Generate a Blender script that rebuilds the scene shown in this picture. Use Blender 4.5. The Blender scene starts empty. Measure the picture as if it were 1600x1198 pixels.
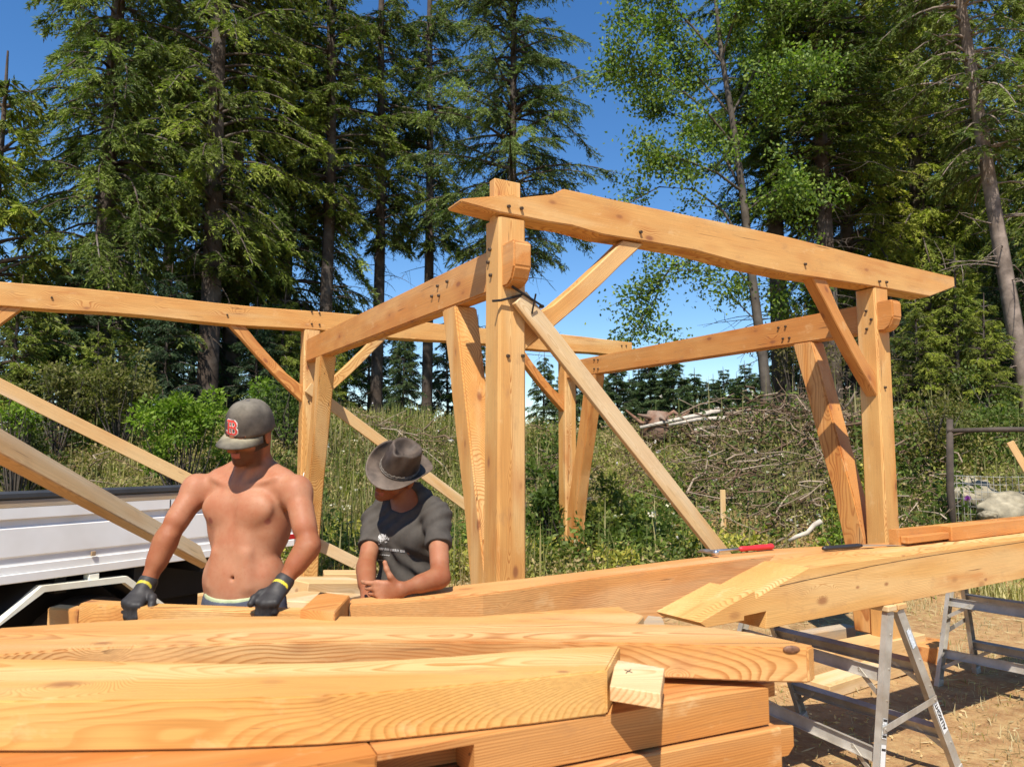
import bpy, bmesh, math, random
import numpy as np
from mathutils import Vector, Matrix, noise as mnoise
R = math.radians
random.seed(7); np.random.seed(7)
S = bpy.context.scene
COL = S.collection

# ---------------------------------------------------------------- camera
CAMZ, FPX, PITCH = 1.6, 1150.0, R(5.5)
cam = bpy.data.cameras.new('camera'); camo = bpy.data.objects.new('camera', cam); COL.objects.link(camo)
camo.location = (0, 0, CAMZ); camo.rotation_euler = (R(90) + PITCH, 0, 0)
cam.sensor_width = 36; cam.lens = 36 * FPX / 1600; cam.clip_start = .05; cam.clip_end = 3000
cam.dof.use_dof = True; cam.dof.focus_distance = 5.2; cam.dof.aperture_fstop = 4.6
S.camera = camo
S.render.resolution_x, S.render.resolution_y = 1024, 766
# ---------------------------------------------------------------- light
SUN_EL, SUN_TRAVEL = R(56), R(9)      # elevation; heading the light travels towards, clockwise from +Y
w = bpy.data.worlds.new('World'); S.world = w; w.use_nodes = True
nt = w.node_tree; bg = nt.nodes['Background']
sky = nt.nodes.new('ShaderNodeTexSky'); sky.sky_type = 'NISHITA'; sky.sun_disc = False
sky.sun_elevation = SUN_EL; sky.sun_rotation = SUN_TRAVEL + math.pi
sky.altitude = 300; sky.air_density = 1.1; sky.dust_density = 0; sky.ozone_density = 2.6
hs_ = nt.nodes.new('ShaderNodeHueSaturation'); hs_.inputs['Saturation'].default_value = 1.28; hs_.inputs['Hue'].default_value = .505
nt.links.new(sky.outputs[0], hs_.inputs['Color']); nt.links.new(hs_.outputs[0], bg.inputs[0]); bg.inputs[1].default_value = .112
sun = bpy.data.lights.new('sun', 'SUN'); sun.energy = 5.0; sun.angle = R(.53); sun.color = (1, .94, .84)
so = bpy.data.objects.new('sun', sun); COL.objects.link(so)
ld = Vector((math.sin(SUN_TRAVEL) * math.cos(SUN_EL), math.cos(SUN_TRAVEL) * math.cos(SUN_EL), -math.sin(SUN_EL)))
so.rotation_euler = ld.to_track_quat('-Z', 'Y').to_euler(); so.location = (-2, -8, 14)
S.view_settings.view_transform = 'Standard'; S.view_settings.look = 'None'
S.view_settings.exposure = .56; S.view_settings.gamma = 1
S.cycles.max_bounces = 6; S.cycles.transparent_max_bounces = 8
S.cycles.use_denoising = True

# ---------------------------------------------------------------- helpers
def ray(px, py):
    b = 599 - py
    fw = FPX * math.cos(PITCH) - b * math.sin(PITCH)
    up = FPX * math.sin(PITCH) + b * math.cos(PITCH)
    return (px - 800) / fw, up / fw
def at(px, py, Y):                      # a point of the photo at forward distance Y
    x, u = ray(px, py); return Vector((x * Y, Y, CAMZ + u * Y))
def atz(px, py, z):                     # the same at height z
    x, u = ray(px, py); Y = (z - CAMZ) / u; return Vector((x * Y, Y, z))
def tag(o, label=None, cat=None, group=None, kind=None):
    if label: o['label'] = label
    if cat: o['category'] = cat
    if group: o['group'] = group
    if kind: o['kind'] = kind
    return o
def empty(name, loc=(0, 0, 0), rz=0, parent=None):
    o = bpy.data.objects.new(name, None); COL.objects.link(o)
    o.location = loc; o.rotation_euler = (0, 0, rz); o.empty_display_size = .2
    if parent: o.parent = parent
    M = Matrix.Translation(loc) @ Matrix.Rotation(rz, 4, 'Z')
    WM[o.name] = (WM[parent.name] @ M) if parent else M
    return o
WM = {}
def wmat(o): return WM[o.name]
def link(name, me, mat=None, parent=None, M=None, smooth=False):
    """link a mesh; M is its world matrix"""
    o = bpy.data.objects.new(name, me); COL.objects.link(o)
    if mat is not None:
        for m in (mat if isinstance(mat, (list, tuple)) else [mat]): me.materials.append(m)
    if smooth:
        me.polygons.foreach_set('use_smooth', [True] * len(me.polygons))
    M = M if M is not None else Matrix.Identity(4)
    if parent:
        o.parent = parent; o.matrix_basis = wmat(parent).inverted() @ M
    else:
        o.matrix_basis = M
    WM[o.name] = M.copy()
    return o
def bm_obj(name, bm, mat=None, parent=None, M=None, smooth=False):
    me = bpy.data.meshes.new(name)
    bmesh.ops.recalc_face_normals(bm, faces=bm.faces)
    bm.to_mesh(me); bm.free()
    return link(name, me, mat, parent, M, smooth)
def np_mesh(name, verts, faces, nper, cols=None, smooth=False):
    """faces: (n, nper) index array"""
    verts = np.asarray(verts, np.float32); faces = np.asarray(faces, np.int32)
    me = bpy.data.meshes.new(name)
    me.vertices.add(len(verts)); me.vertices.foreach_set('co', verts.ravel())
    me.loops.add(faces.size); me.loops.foreach_set('vertex_index', faces.ravel())
    me.polygons.add(len(faces))
    me.polygons.foreach_set('loop_start', np.arange(0, faces.size, nper, dtype=np.int32))
    me.polygons.foreach_set('loop_total', np.full(len(faces), nper, np.int32))
    if smooth: me.polygons.foreach_set('use_smooth', np.ones(len(faces), bool))
    if cols is not None:
        a = me.color_attributes.new('tint', 'FLOAT_COLOR', 'POINT')
        c = np.ones((len(verts), 4), np.float32); c[:, :3] = cols
        a.data.foreach_set('color', c.ravel())
    me.update(); me.validate()
    return me
def basis(o, x, zhint=(0, 0, 1)):
    """matrix with X along x, Z as near zhint as possible"""
    x = Vector(x).normalized(); y = Vector(zhint).cross(x).normalized(); z = x.cross(y)
    m = Matrix.Identity(4)
    for i, v in enumerate((x, y, z)):
        for k in range(3): m[k][i] = v[k]
    m.translation = Vector(o); return m
def prism(bm, prof, y0, y1, bev=.006, seg=1):
    """profile in x,z, extruded y0..y1, edges eased"""
    a = [bm.verts.new((p[0], y0, p[1])) for p in prof]; b = [bm.verts.new((p[0], y1, p[1])) for p in prof]
    n = len(prof); fs = [bm.faces.new(a), bm.faces.new(b[::-1])]
    for i in range(n): fs.append(bm.faces.new((a[i], b[i], b[(i + 1) % n], a[(i + 1) % n])))
    if bev:
        es = list({e for f in fs for e in f.edges})
        bmesh.ops.recalc_face_normals(bm, faces=fs)
        es = [e for e in es if e.calc_face_angle(0) > .35]
        bmesh.ops.bevel(bm, geom=es, offset=bev, segments=seg, affect='EDGES', clamp_overlap=True)
def box(bm, x0, x1, y0, y1, z0, z1, bev=.006):
    prism(bm, [(x0, z0), (x1, z0), (x1, z1), (x0, z1)], y0, y1, bev)
def plank(name, p0, p1, wid, th, mat, parent=None, zhint=(0, 0, 1), bev=.004, name_label=None):
    """board from p0 to p1 (world, centre line); wid along local z, th along local y"""
    p0, p1 = Vector(p0), Vector(p1); bm = bmesh.new()
    box(bm, 0, (p1 - p0).length, -th / 2, th / 2, -wid / 2, wid / 2, bev)
    return bm_obj(name, bm, mat, parent, basis(p0, p1 - p0, zhint))
def tube(bm, pts, rads, n=8, cap=True):
    pts = [Vector(p) for p in pts]; rings = []
    if not hasattr(rads, '__len__'): rads = [rads] * len(pts)
    prev = None
    for i, p in enumerate(pts):
        d = (pts[min(i + 1, len(pts) - 1)] - pts[max(i - 1, 0)]).normalized()
        if prev is None:
            u = d.orthogonal().normalized()
        else:
            u = (prev - d * prev.dot(d)).normalized()
        prev = u; v = d.cross(u)
        rings.append([bm.verts.new(p + (u * math.cos(k * 2 * math.pi / n) + v * math.sin(k * 2 * math.pi / n)) * rads[i]) for k in range(n)])
    for a, b in zip(rings, rings[1:]):
        for k in range(n): bm.faces.new((a[k], a[(k + 1) % n], b[(k + 1) % n], b[k]))
    if cap: bm.faces.new(rings[0][::-1]); bm.faces.new(rings[-1])
def cyl(bm, c, axis, r, h, n=16):
    c = Vector(c); axis = Vector(axis).normalized(); tube(bm, [c - axis * h / 2, c + axis * h / 2], [r, r], n)

# ---------------------------------------------------------------- materials
class NT:
    def __init__(s, name):
        s.m = bpy.data.materials.new(name); s.m.use_nodes = True; s.t = s.m.node_tree
        s.b = s.t.nodes['Principled BSDF']; s.out = s.t.nodes['Material Output']
    def n(s, typ, ins=None, **props):
        nd = s.t.nodes.new('ShaderNode' + typ)
        for k, v in props.items(): setattr(nd, k, v)
        for k, v in (ins or {}).items():
            i = nd.inputs[k]
            if isinstance(v, bpy.types.NodeSocket): s.t.links.new(v, i)
            elif isinstance(v, bpy.types.Node): s.t.links.new(v.outputs[0], i)
            else: i.default_value = v
        return nd
    def math(s, op, a, b=0.0, c=0.0, clamp=False):
        return s.n('Math', {0: a, 1: b, 2: c}, operation=op, use_clamp=clamp).outputs[0]
    def vmath(s, op, a, b=(0, 0, 0)):
        return s.n('VectorMath', {0: a, 1: b}, operation=op).outputs[0]
    def mapr(s, v, a, b, c=0.0, d=1.0, smooth=False):
        return s.n('MapRange', {0: v, 1: a, 2: b, 3: c, 4: d}, interpolation_type='SMOOTHSTEP' if smooth else 'LINEAR').outputs[0]
    def mix(s, f, a, b, blend='MIX'):
        nd = s.t.nodes.new('ShaderNodeMix'); nd.data_type = 'RGBA'; nd.blend_type = blend
        for i, v in ((0, f), (6, a), (7, b)):
            if isinstance(v, bpy.types.NodeSocket): s.t.links.new(v, nd.inputs[i])
            else: nd.inputs[i].default_value = (*v, 1) if i and len(v) == 3 else v
        return nd.outputs[2]
    def noise(s, vec, scale, detail=3, rough=.5):
        return s.n('TexNoise', {'Vector': vec, 'Scale': scale, 'Detail': detail, 'Roughness': rough})
    def set(s, **k):
        for a, v in k.items():
            a = a.replace('_', ' ')
            if isinstance(v, bpy.types.NodeSocket): s.t.links.new(v, s.b.inputs[a])
            else: s.b.inputs[a].default_value = (*v, 1) if isinstance(v, tuple) and len(v) == 3 else v
    def bump(s, h, strength=.3, dist=.01):
        nd = s.n('Bump', {'Height': h, 'Strength': strength, 'Distance': dist})
        s.t.links.new(nd.outputs[0], s.b.inputs['Normal'])

def wood(name, light, dark, ring=.007, knots=1.0, rough=.55, wav=.05, contrast=1.0, grey=0.0, kpos=()):
    t = NT(name)
    co = t.n('TexCoord').outputs['Object']; rnd = t.n('ObjectInfo').outputs['Random']
    off = t.n('CombineXYZ', {0: t.math('MULTIPLY', rnd, 37.0), 1: t.math('MULTIPLY', rnd, 11.3), 2: t.math('MULTIPLY', rnd, 23.9)}).outputs[0]
    # long streak noise
    s1 = t.vmath('ADD', t.vmath('MULTIPLY', co, (.9, 3.2, 3.2)), off)
    n1 = t.noise(s1, 1.0, 2, .5).outputs[0]
    kv = t.vmath('ADD', t.vmath('MULTIPLY', co, (2.6, 5.2, 5.2)), off)
    vo = t.n('TexVoronoi', {'Vector': kv, 'Scale': 1.0}, feature='F1')
    d = vo.outputs['Distance']
    kw = t.mapr(d, 0.0, .50, 1, 0, True); kc = t.mapr(d, .05, .14, .85, 0, True)
    kc = t.math('MULTIPLY', kc, knots); kbig = None
    for (kx, ky, kz, kr) in kpos:           # a knot at a known place of this piece, with the grain swirling round it
        dd = t.n('VectorMath', {0: t.vmath('MULTIPLY', t.vmath('SUBTRACT', co, (kx, ky, kz)), (.62, 1, 1.25))}, operation='LENGTH').outputs['Value']
        dd = t.math('ADD', dd, t.math('MULTIPLY', t.math('SUBTRACT', t.noise(co, 14, 2).outputs[0], .5), kr * .5))
        kbig = t.math('MAXIMUM', kbig or 0.0, t.mapr(dd, kr * .5, kr * 4.2, 1, 0, True)); kc = t.math('MAXIMUM', kc, t.mapr(dd, kr * .35, kr * 1.5, .75, 0, True))
    sep = t.n('SeparateXYZ', {0: co})
    y0 = t.math('MULTIPLY_ADD', rnd, .16, -.10); z0 = t.math('MULTIPLY_ADD', t.math('FRACT', t.math('MULTIPLY', rnd, 7.7)), .24, -.14)
    dy = t.math('SUBTRACT', sep.outputs[1], y0); dz = t.math('SUBTRACT', sep.outputs[2], z0)
    r = t.math('SQRT', t.math('ADD', t.math('MULTIPLY', dy, dy), t.math('MULTIPLY', dz, dz)))
    r = t.math('ADD', r, t.math('MULTIPLY', t.math('SUBTRACT', n1, .5), wav * 2.6))
    r = t.math('ADD', r, t.math('MULTIPLY', kw, .034 * knots))
    fine = t.noise(t.vmath('MULTIPLY', co, (1.6, 22, 22)), 1.0, 2, .5).outputs[0]
    r = t.math('ADD', r, t.math('MULTIPLY', fine, .0022))
    if kbig is not None: r = t.math('ADD', r, t.math('MULTIPLY', kbig, .11))
    fr = t.math('FRACT', t.math('DIVIDE', r, ring))
    line = t.math('MULTIPLY', t.mapr(fr, .42, .92, 0, 1, True), t.mapr(fr, .93, 1.0, 1, 0))
    line = t.math('MULTIPLY', line, t.mapr(t.noise(s1, 2.3, 2).outputs[0], .3, .7, .35 * contrast, 1.0 * contrast))
    dk = tuple(c for c in dark)
    tone = t.mapr(t.noise(s1, .8, 3, .6).outputs[0], .35, .68, 0, 1, True)
    warm = tuple(a * b for a, b in zip(light, (.94, .78, .62)))
    base = t.mix(t.math('MULTIPLY', tone, .8), light, warm)
    sap = t.mapr(t.noise(t.vmath('ADD', t.vmath('MULTIPLY', co, (.45, 4.2, 4.2)), off), 1.0, 2, .5).outputs[0], .50, .62, 0, .65, True)
    base = t.mix(sap, base, tuple(min(.85, a * b) for a, b in zip(light, (1.10, 1.30, 1.75))))
    c = t.mix(line, base, dk)
    fib = t.mapr(t.noise(t.vmath('MULTIPLY', co, (3, 210, 210)), 1.0, 2).outputs[0], .3, .7, .88, 1.08)
    # red heart streaks
    hs = t.mapr(t.noise(t.vmath('ADD', t.vmath('MULTIPLY', co, (.7, 5, 5)), off), 1.3, 3, .6).outputs[0], .56, .74, 0, .55, True)
    c = t.mix(hs, c, tuple(a * b for a, b in zip(dark, (1.05, .85, .7))))
    c = t.mix(1.0, c, t.n('CombineXYZ', {0: fib, 1: fib, 2: fib}).outputs[0], 'MULTIPLY')
    c = t.mix(t.math('MULTIPLY', kw, .35 * knots), c, tuple(a * b for a, b in zip(dark, (.95, .75, .6))))
    c = t.mix(kc, c, (.25, .09, .035))
    # drying checks, scuffs and handling dirt
    ck = t.noise(t.vmath('ADD', t.vmath('MULTIPLY', co, (1.4, 46, 46)), off), 1.0, 2, .5).outputs[0]
    ckm = t.math('MULTIPLY', t.mapr(ck, .70, .72, 0, 1), t.mapr(t.noise(s1, 1.7, 2).outputs[0], .5, .56, 0, .75)); c = t.mix(ckm, c, (.09, .04, .018))
    sc_ = t.noise(t.vmath('ADD', t.vmath('MULTIPLY', co, (5, 9, 9)), off), 1.0, 5, .7).outputs[0]
    c = t.mix(t.mapr(sc_, .57, .72, 0, .38), c, tuple(a * .5 + .5 * b for a, b in zip(dark, (.28, .20, .12)))); c = t.mix(t.mapr(sc_, .27, .40, .3, 0), c, (.80, .58, .30))
    if grey:
        g = t.mapr(t.noise(s1, 3.0, 4, .65).outputs[0], .35, .65, .2 * grey, grey, True)
        c = t.mix(g, c, (.30, .25, .19))
    t.set(Base_Color=c, Roughness=rough); t.b.inputs['Specular IOR Level'].default_value = .35
    t.bump(t.math('ADD', t.math('MULTIPLY', line, .35), fine), .18, .004)
    return t.m

FIR = wood('planed_fir', (.67, .385, .130), (.41, .16, .036), ring=.0065, contrast=1.15)
FIRO = wood('orange_fir', (.60, .285, .082), (.34, .105, .022), ring=.007, wav=.03, contrast=.95)
FIRN = wood('broad_grain_fir', (.68, .375, .115), (.46, .19, .042), ring=.0085, wav=.10, contrast=.9)
FIRD = wood('deep_orange_fir', (.52, .225, .058), (.31, .10, .022), ring=.0065, wav=.035, contrast=.9)
FIRS = wood('fresh_cut_fir', (.78, .56, .30), (.55, .30, .12), ring=.009)
LUM = wood('sawn_lumber', (.62, .42, .20), (.47, .28, .11), ring=.006, knots=.7, rough=.7, contrast=.7)
OLD = wood('weathered_board', (.52, .37, .20), (.35, .22, .11), ring=.006, rough=.85, grey=.75)

def plain(name, col, rough=.5, metal=0, var=.12, scale=6, bump=0, dirt=None, spec=.5):
    t = NT(name); co = t.n('TexCoord').outputs['Object']
    n = t.noise(co, scale, 4, .6).outputs[0]
    c = t.mix(t.mapr(n, .3, .7), tuple(x * (1 - var) for x in col), tuple(min(1, x * (1 + var)) for x in col))
    if dirt:
        c = t.mix(t.mapr(t.noise(co, scale * .35, 5, .65).outputs[0], .45, .72, 0, .75), c, dirt)
    t.set(Base_Color=c, Roughness=rough, Metallic=metal); t.b.inputs['Specular IOR Level'].default_value = spec
    if bump: t.bump(t.noise(co, scale * 5, 4, .6).outputs[0], bump, .004)
    return t.m
def tinted(name, mul=(1, 1, 1), rough=.6, sub=0, trans=0, var=.3, spec=.4, scale=3.0, each=0):
    """colour from the mesh's own tint attribute"""
    t = NT(name)
    a = t.n('Attribute', attribute_name='tint').outputs['Color']
    n = t.mapr(t.noise(t.n('TexCoord').outputs['Object'], scale, 3, .6).outputs[0], .3, .7, 1 - var, 1 + var)
    c = t.mix(1.0, a, t.n('CombineXYZ', {0: n, 1: n, 2: n}).outputs[0], 'MULTIPLY')
    c = t.mix(1.0, c, mul, 'MULTIPLY')
    if each:       # every plant its own depth of green
        k = t.mapr(t.n('ObjectInfo').outputs['Random'], 0, 1, 1 - each, 1 + each); c = t.mix(1.0, c, t.n('CombineXYZ', {0: k, 1: t.math('POWER', k, .7), 2: 1.0}).outputs[0], 'MULTIPLY')
    t.set(Base_Color=c, Roughness=rough); t.b.inputs['Specular IOR Level'].default_value = spec
    if trans:
        tr = t.n('BsdfTranslucent', {0: t.mix(1.0, c, (1.1, 1.5, .5), 'MULTIPLY')})
        mx = t.n('MixShader', {0: trans, 1: t.b.outputs[0], 2: tr.outputs[0]})
        t.t.links.new(mx.outputs[0], t.out.inputs[0])
    return t.m
# ---------------------------------------------------------------- ground
def ss(x): x = np.clip(x, 0, 1); return x * x * (3 - 2 * x)
def vnoise(X, Y, sc, seed):
    """cheap smooth 2-D value noise, vectorised"""
    rs = np.random.RandomState(seed); G = rs.rand(256, 256)
    x = X / sc + 100.3; y = Y / sc + 100.7; xi = np.floor(x).astype(int); yi = np.floor(y).astype(int)
    fx = x - xi; fy = y - yi; fx = fx * fx * (3 - 2 * fx); fy = fy * fy * (3 - 2 * fy)
    g = lambda a, b: G[a % 256, b % 256]
    return (g(xi, yi) * (1 - fx) * (1 - fy) + g(xi + 1, yi) * fx * (1 - fy) + g(xi, yi + 1) * (1 - fx) * fy + g(xi + 1, yi + 1) * fx * fy) - .5
def ground_z(X, Y):
    X = np.asarray(X, float); Y = np.asarray(Y, float)
    low = -.2 * ss((X - .35 * (Y - 4) - .3) / 1.5)
    foot = 11.9 - 3.4 * ss((X - 2.6) / 3.2) - .5 * ss((-X - 3) / 4) + 1.1 * vnoise(X, Y * 0, 3.1, 5)
    k = ss((Y - foot) / 5.0)
    bump = 1.1 * vnoise(X, Y, 1.7, 1) + .5 * vnoise(X, Y, .7, 2)
    far = np.clip((Y - 24) / 60, 0, 1)
    z = low * (1 - k) + k * (2.15 - .25 * np.exp(-((X / np.maximum(Y, 1) - .2) / .16) ** 2) + .30 * bump) * (1 - .8 * far) + (1 - k) * (.05 * vnoise(X, Y, .5, 3) + .05 * vnoise(X, Y, 1.3, 4)) * ss((np.hypot(X, Y) - 2) / 3)
    return z
def gz(x, y): return float(ground_z(x, y))
def axis(lo, hi, fine_lo, fine_hi, step, n):
    a = np.arange(fine_lo, fine_hi + 1e-6, step)
    l = fine_lo - (np.geomspace(1, fine_lo - lo + 1, n) - 1)[1:][::-1]; r = fine_hi + (np.geomspace(1, hi - fine_hi + 1, n) - 1)[1:]
    return np.concatenate([l, a, r])
gx = axis(-900, 900, -14, 15, .11, 26); gy = axis(-300, 1500, -1, 20, .11, 26)
GX, GY = np.meshgrid(gx, gy); GZ = ground_z(GX, GY)
nx, ny = len(gx), len(gy); idx = np.arange(nx * ny).reshape(ny, nx)
gf = np.stack([idx[:-1, :-1], idx[:-1, 1:], idx[1:, 1:], idx[1:, :-1]], -1).reshape(-1, 4)
t = NT('dirt'); co = t.n('TexCoord').outputs['Object']
n1 = t.noise(co, .9, 6, .6).outputs[0]; n2 = t.noise(co, 9, 6, .7).outputs[0]; n3 = t.noise(co, 60, 4, .7).outputs[0]
c = t.mix(t.mapr(n1, .35, .65), (.38, .215, .095), (.29, .16, .07))
c = t.mix(t.mapr(n2, .42, .7), c, (.46, .31, .14))
c = t.mix(t.mapr(n2, .2, .42, .6, 0), c, (.15, .085, .042))
c = t.mix(t.mapr(n3, .56, .75, 0, .7), c, (.50, .40, .22))
# leaf litter and moss where the bank climbs
hz = t.n('SeparateXYZ', {0: co}).outputs[2]
bank = t.math('MULTIPLY', t.mapr(hz, .15, .8, 0, 1, True), t.mapr(n1, .25, .5, .75, 1))
c = t.mix(bank, c, t.mix(t.mapr(n2, .4, .6), (.10, .075, .035), (.10, .115, .035)))
t.set(Base_Color=c, Roughness=.95); t.b.inputs['Specular IOR Level'].default_value = .15
t.bump(t.math('ADD', n2, t.math('MULTIPLY', n3, .4)), .7, .04)
tag(link('ground', np_mesh('ground', np.stack([GX, GY, GZ], -1).reshape(-1, 3), gf, 4, smooth=True), t.m), kind='structure')

# ---------------------------------------------------------------- timber frame
AZ = R(29.6); Pv = Vector((math.cos(AZ), math.sin(AZ), 0)); Tv = Vector((-math.sin(AZ), math.cos(AZ), 0))
FO = Vector((-.081, 4.63, 0))
def F(s, t, z): return FO + Pv * s + Tv * t + Vector((0, 0, z))
def on_plane(px, py, o, d):
    """(distance along d, height) where the photo's pixel meets the upright plane through o along d"""
    x, u = ray(px, py); s = (x * o.y - o.x) / (d.x - x * d.y); return s, CAMZ + u * (o.y + d.y * s)
def fs(px, py, t=0): return on_plane(px, py, F(0, t, 0), Pv)
frame = empty('timber_shelter', F(2, 2.6, 0)); tag(frame, 'open post and beam frame of fresh orange fir timbers standing behind the two men', 'shelter frame')
MP = lambda t=0: basis(F(0, t, 0), Pv)       # local x = s, y = t, z = z
MT = lambda s=0: basis(F(s, 0, 0), Tv)       # local x = t, y = -s, z = z
SD, TB = 3.86, 5.03
# posts: a stout square timber with a wide eased front arris
def post(s, t, ztop, z0=.1, ten=None, flare=0):
    bm = bmesh.new(); e = .016
    sec = [(0, e), (e, 0), (.2 - e, 0), (.2, e), (.2, .2 - e), (.2 - e, .2), (e, .2), (0, .2 - e)]
    zs = [z0, z0 + .6, 2.2, 2.62, ztop]; rings = []
    for i, z in enumerate(zs):
        g = [.0, 0, 0, .004, .004][i] * (1 if i else 0)
        gl = flare * [1, .8, .15, 0, 0][i]
        rings.append([bm.verts.new((a * (1 - g) + g * .1 - (gl if a < .1 else 0), b, z)) for a, b in sec])
    for a, b in zip(rings, rings[1:]):
        for k in range(8): bm.faces.new((a[k], a[(k + 1) % 8], b[(k + 1) % 8], b[k]))
    bm.faces.new(rings[0][::-1]); bm.faces.new(rings[-1])
    if ten: box(bm, -.0, .198, ten[0], ten[1], ztop - .1, ten[2], .004)
    # turn so that local X runs up the post
    Q = Matrix(((0, 0, 1, 0), (0, 1, 0, 0), (-1, 0, 0, 0), (0, 0, 0, 1)))
    bmesh.ops.transform(bm, matrix=Q, verts=bm.verts)
    return bm_obj('post', bm, FIR, frame, MP() @ Matrix.Translation((s, t, 0)) @ Q.inverted())
pA = post(0, 0, 3.13, ten=(.07, .14, 3.41), flare=.012)
pD = post(SD, 0, 3.10, z0=.01)
pB = post(0, TB, 3.14); pC = post(SD, TB, 3.12); pE = post(-4.0, TB, 3.14); pE.location.z += 0
# near plate, its outline read on its own front plane
top = [(720, 310.5), (768, 306.5), (803, 303), (812, 309), (838, 306), (864, 303.5), (880.5, 294.8), (1000, 320.6), (1120, 345.5), (1235, 371), (1360, 402), (1491, 433)]
bot = [(1492, 448), (1453, 463), (1371, 448), (1285.5, 434.8), (1234.8, 427.5), (1158.6, 411), (1085.7, 391), (1000, 375.5), (942, 366.5), (894, 352.5), (856, 346.5), (824, 340), (780, 331.5), (745, 322), (720, 315)]
bm = bmesh.new(); prism(bm, [fs(*p) for p in top + bot], 0, .2, .007, 2)
bm_obj('plate', bm, FIR, frame, MP())
# far plate
bm = bmesh.new()
tp = [(s_, 3.375 + .012 * math.sin(s_ * 2.1)) for s_ in np.linspace(-5.0, 5.14, 24)]
prism(bm, tp + [(5.14, 3.19), (5.03, 3.15)] + [(s_, 3.135 + .014 * math.sin(s_ * 3 + 1)) for s_ in np.linspace(4.9, -5.0, 22)], TB, TB + .2, .007)
bm_obj('plate', bm, FIR, frame, MP())
# tie beams with their tails through the corner posts
def tie(s, za, zb, s0=.022, s1=.152):
    bm = bmesh.new(); h0, h1 = za, zb
    prof = [(TB + .0, h1[0]), (-.06, h0[0]), (-.115, h0[0] + .035), (-.15, h0[0] + .11), (-.15, h0[1] - .02), (-.135, h0[1]), (TB, h1[1])]
    prism(bm, prof, -s - s1, -s - s0, .014, 2)
    return bm_obj('tie_beam', bm, FIRO, frame, MT())
tie(0, (2.665, 2.95), (2.735, 3.015)); tie(SD, (2.70, 2.97), (2.725, 2.975))
# inclined struts beside the posts
def strut(s, t, sg, ztop, z0):
    """sg=+1: leans away from the post towards +t; else towards -t"""
    bm = bmesh.new()
    near = [(.2, z0), (.2, .55), (.225, .85), (.30, 1.15), (.44, 1.68), (.585, 2.25), (.70, ztop)]
    far = [(.93, ztop), (.80, 2.25), (.665, 1.72), (.545, 1.30), (.485, 1.02), (.425, .72), (.37, z0)]
    pr = [(a, b) if sg > 0 else (-a + .2, b) for a, b in near + far]
    if sg < 0: pr = [(x + t, z) for x, z in pr]
    prism(bm, pr, -s - .195, -s - .015, .012, 2)
    Q = Matrix(((0, 0, 1, 0), (0, 1, 0, 0), (-1, 0, 0, 0), (0, 0, 0, 1)))
    bmesh.ops.transform(bm, matrix=Q, verts=bm.verts)
    return bm_obj('strut', bm, FIRO if s else FIR, frame, MT() @ Q.inverted())
strut(0, 0, 1, 2.675, .1); strut(SD, 0, 1, 2.705, .01); strut(0, TB, -1, 2.74, .1); strut(SD, TB, -1, 2.73, .1)
# curved knee braces under the plates
def brace(s, d, t, zt=3.13, run=.88, drop=.90, th=.15, mat=FIRO):
    bm = bmesh.new(); N = 7; a = []; b = []
    for i in range(N):
        k = i / (N - 1); bul = .045 * math.sin(math.pi * k)
        a.append((.0 + run * k + .0, zt - drop * (1 - k) - bul * .0))      # lower edge
        b.append((max(0, run * k - .115 - .02 * math.sin(math.pi * k)), zt - drop * (1 - k) + .10 - .0))
    lo = [(0, zt - drop)] + [(run * k + .016 * math.sin(math.pi * k), zt - drop * (1 - k) - .018 * math.sin(math.pi * k)) for k in (.2, .4, .6, .8)] + [(run + .02, zt)]
    hi = [(run - .17, zt)] + [(run * k + .016 * math.sin(math.pi * k) - .085, zt - drop * (1 - k) - .018 * math.sin(math.pi * k) + .085) for k in (.7, .5, .3)] + [(0, zt - drop + .20)]
    pr = [((s + .2 + x) if d > 0 else (s - x), z) for x, z in lo + hi]
    prism(bm, pr, t, t + .11, .008)
    c = Vector((pr[0][0], 0, pr[0][1])); e = Vector((pr[5][0], 0, pr[5][1]))
    X = (e - c).normalized(); m = Matrix.Identity(4); Z = X.cross(Vector((0, 1, 0)))
    for k in range(3): m[k][0] = X[k]; m[k][1] = (0, 1, 0)[k]; m[k][2] = Z[k]
    m.translation = c
    bmesh.ops.transform(bm, matrix=m.inverted(), verts=bm.verts)
    return bm_obj('brace', bm, mat, frame, MP() @ m)
brace(0, 1, .03, 3.13, 1.0, .86, mat=FIR)
brace(SD, -1, .025, 3.115, .80, 1.0)
brace(0, -1, TB + .03, 3.14); brace(0, 1, TB + .03, 3.14, mat=FIR); brace(SD, -1, TB + .03, 3.13); brace(-4.0, 1, TB + .03, 3.14)
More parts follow.
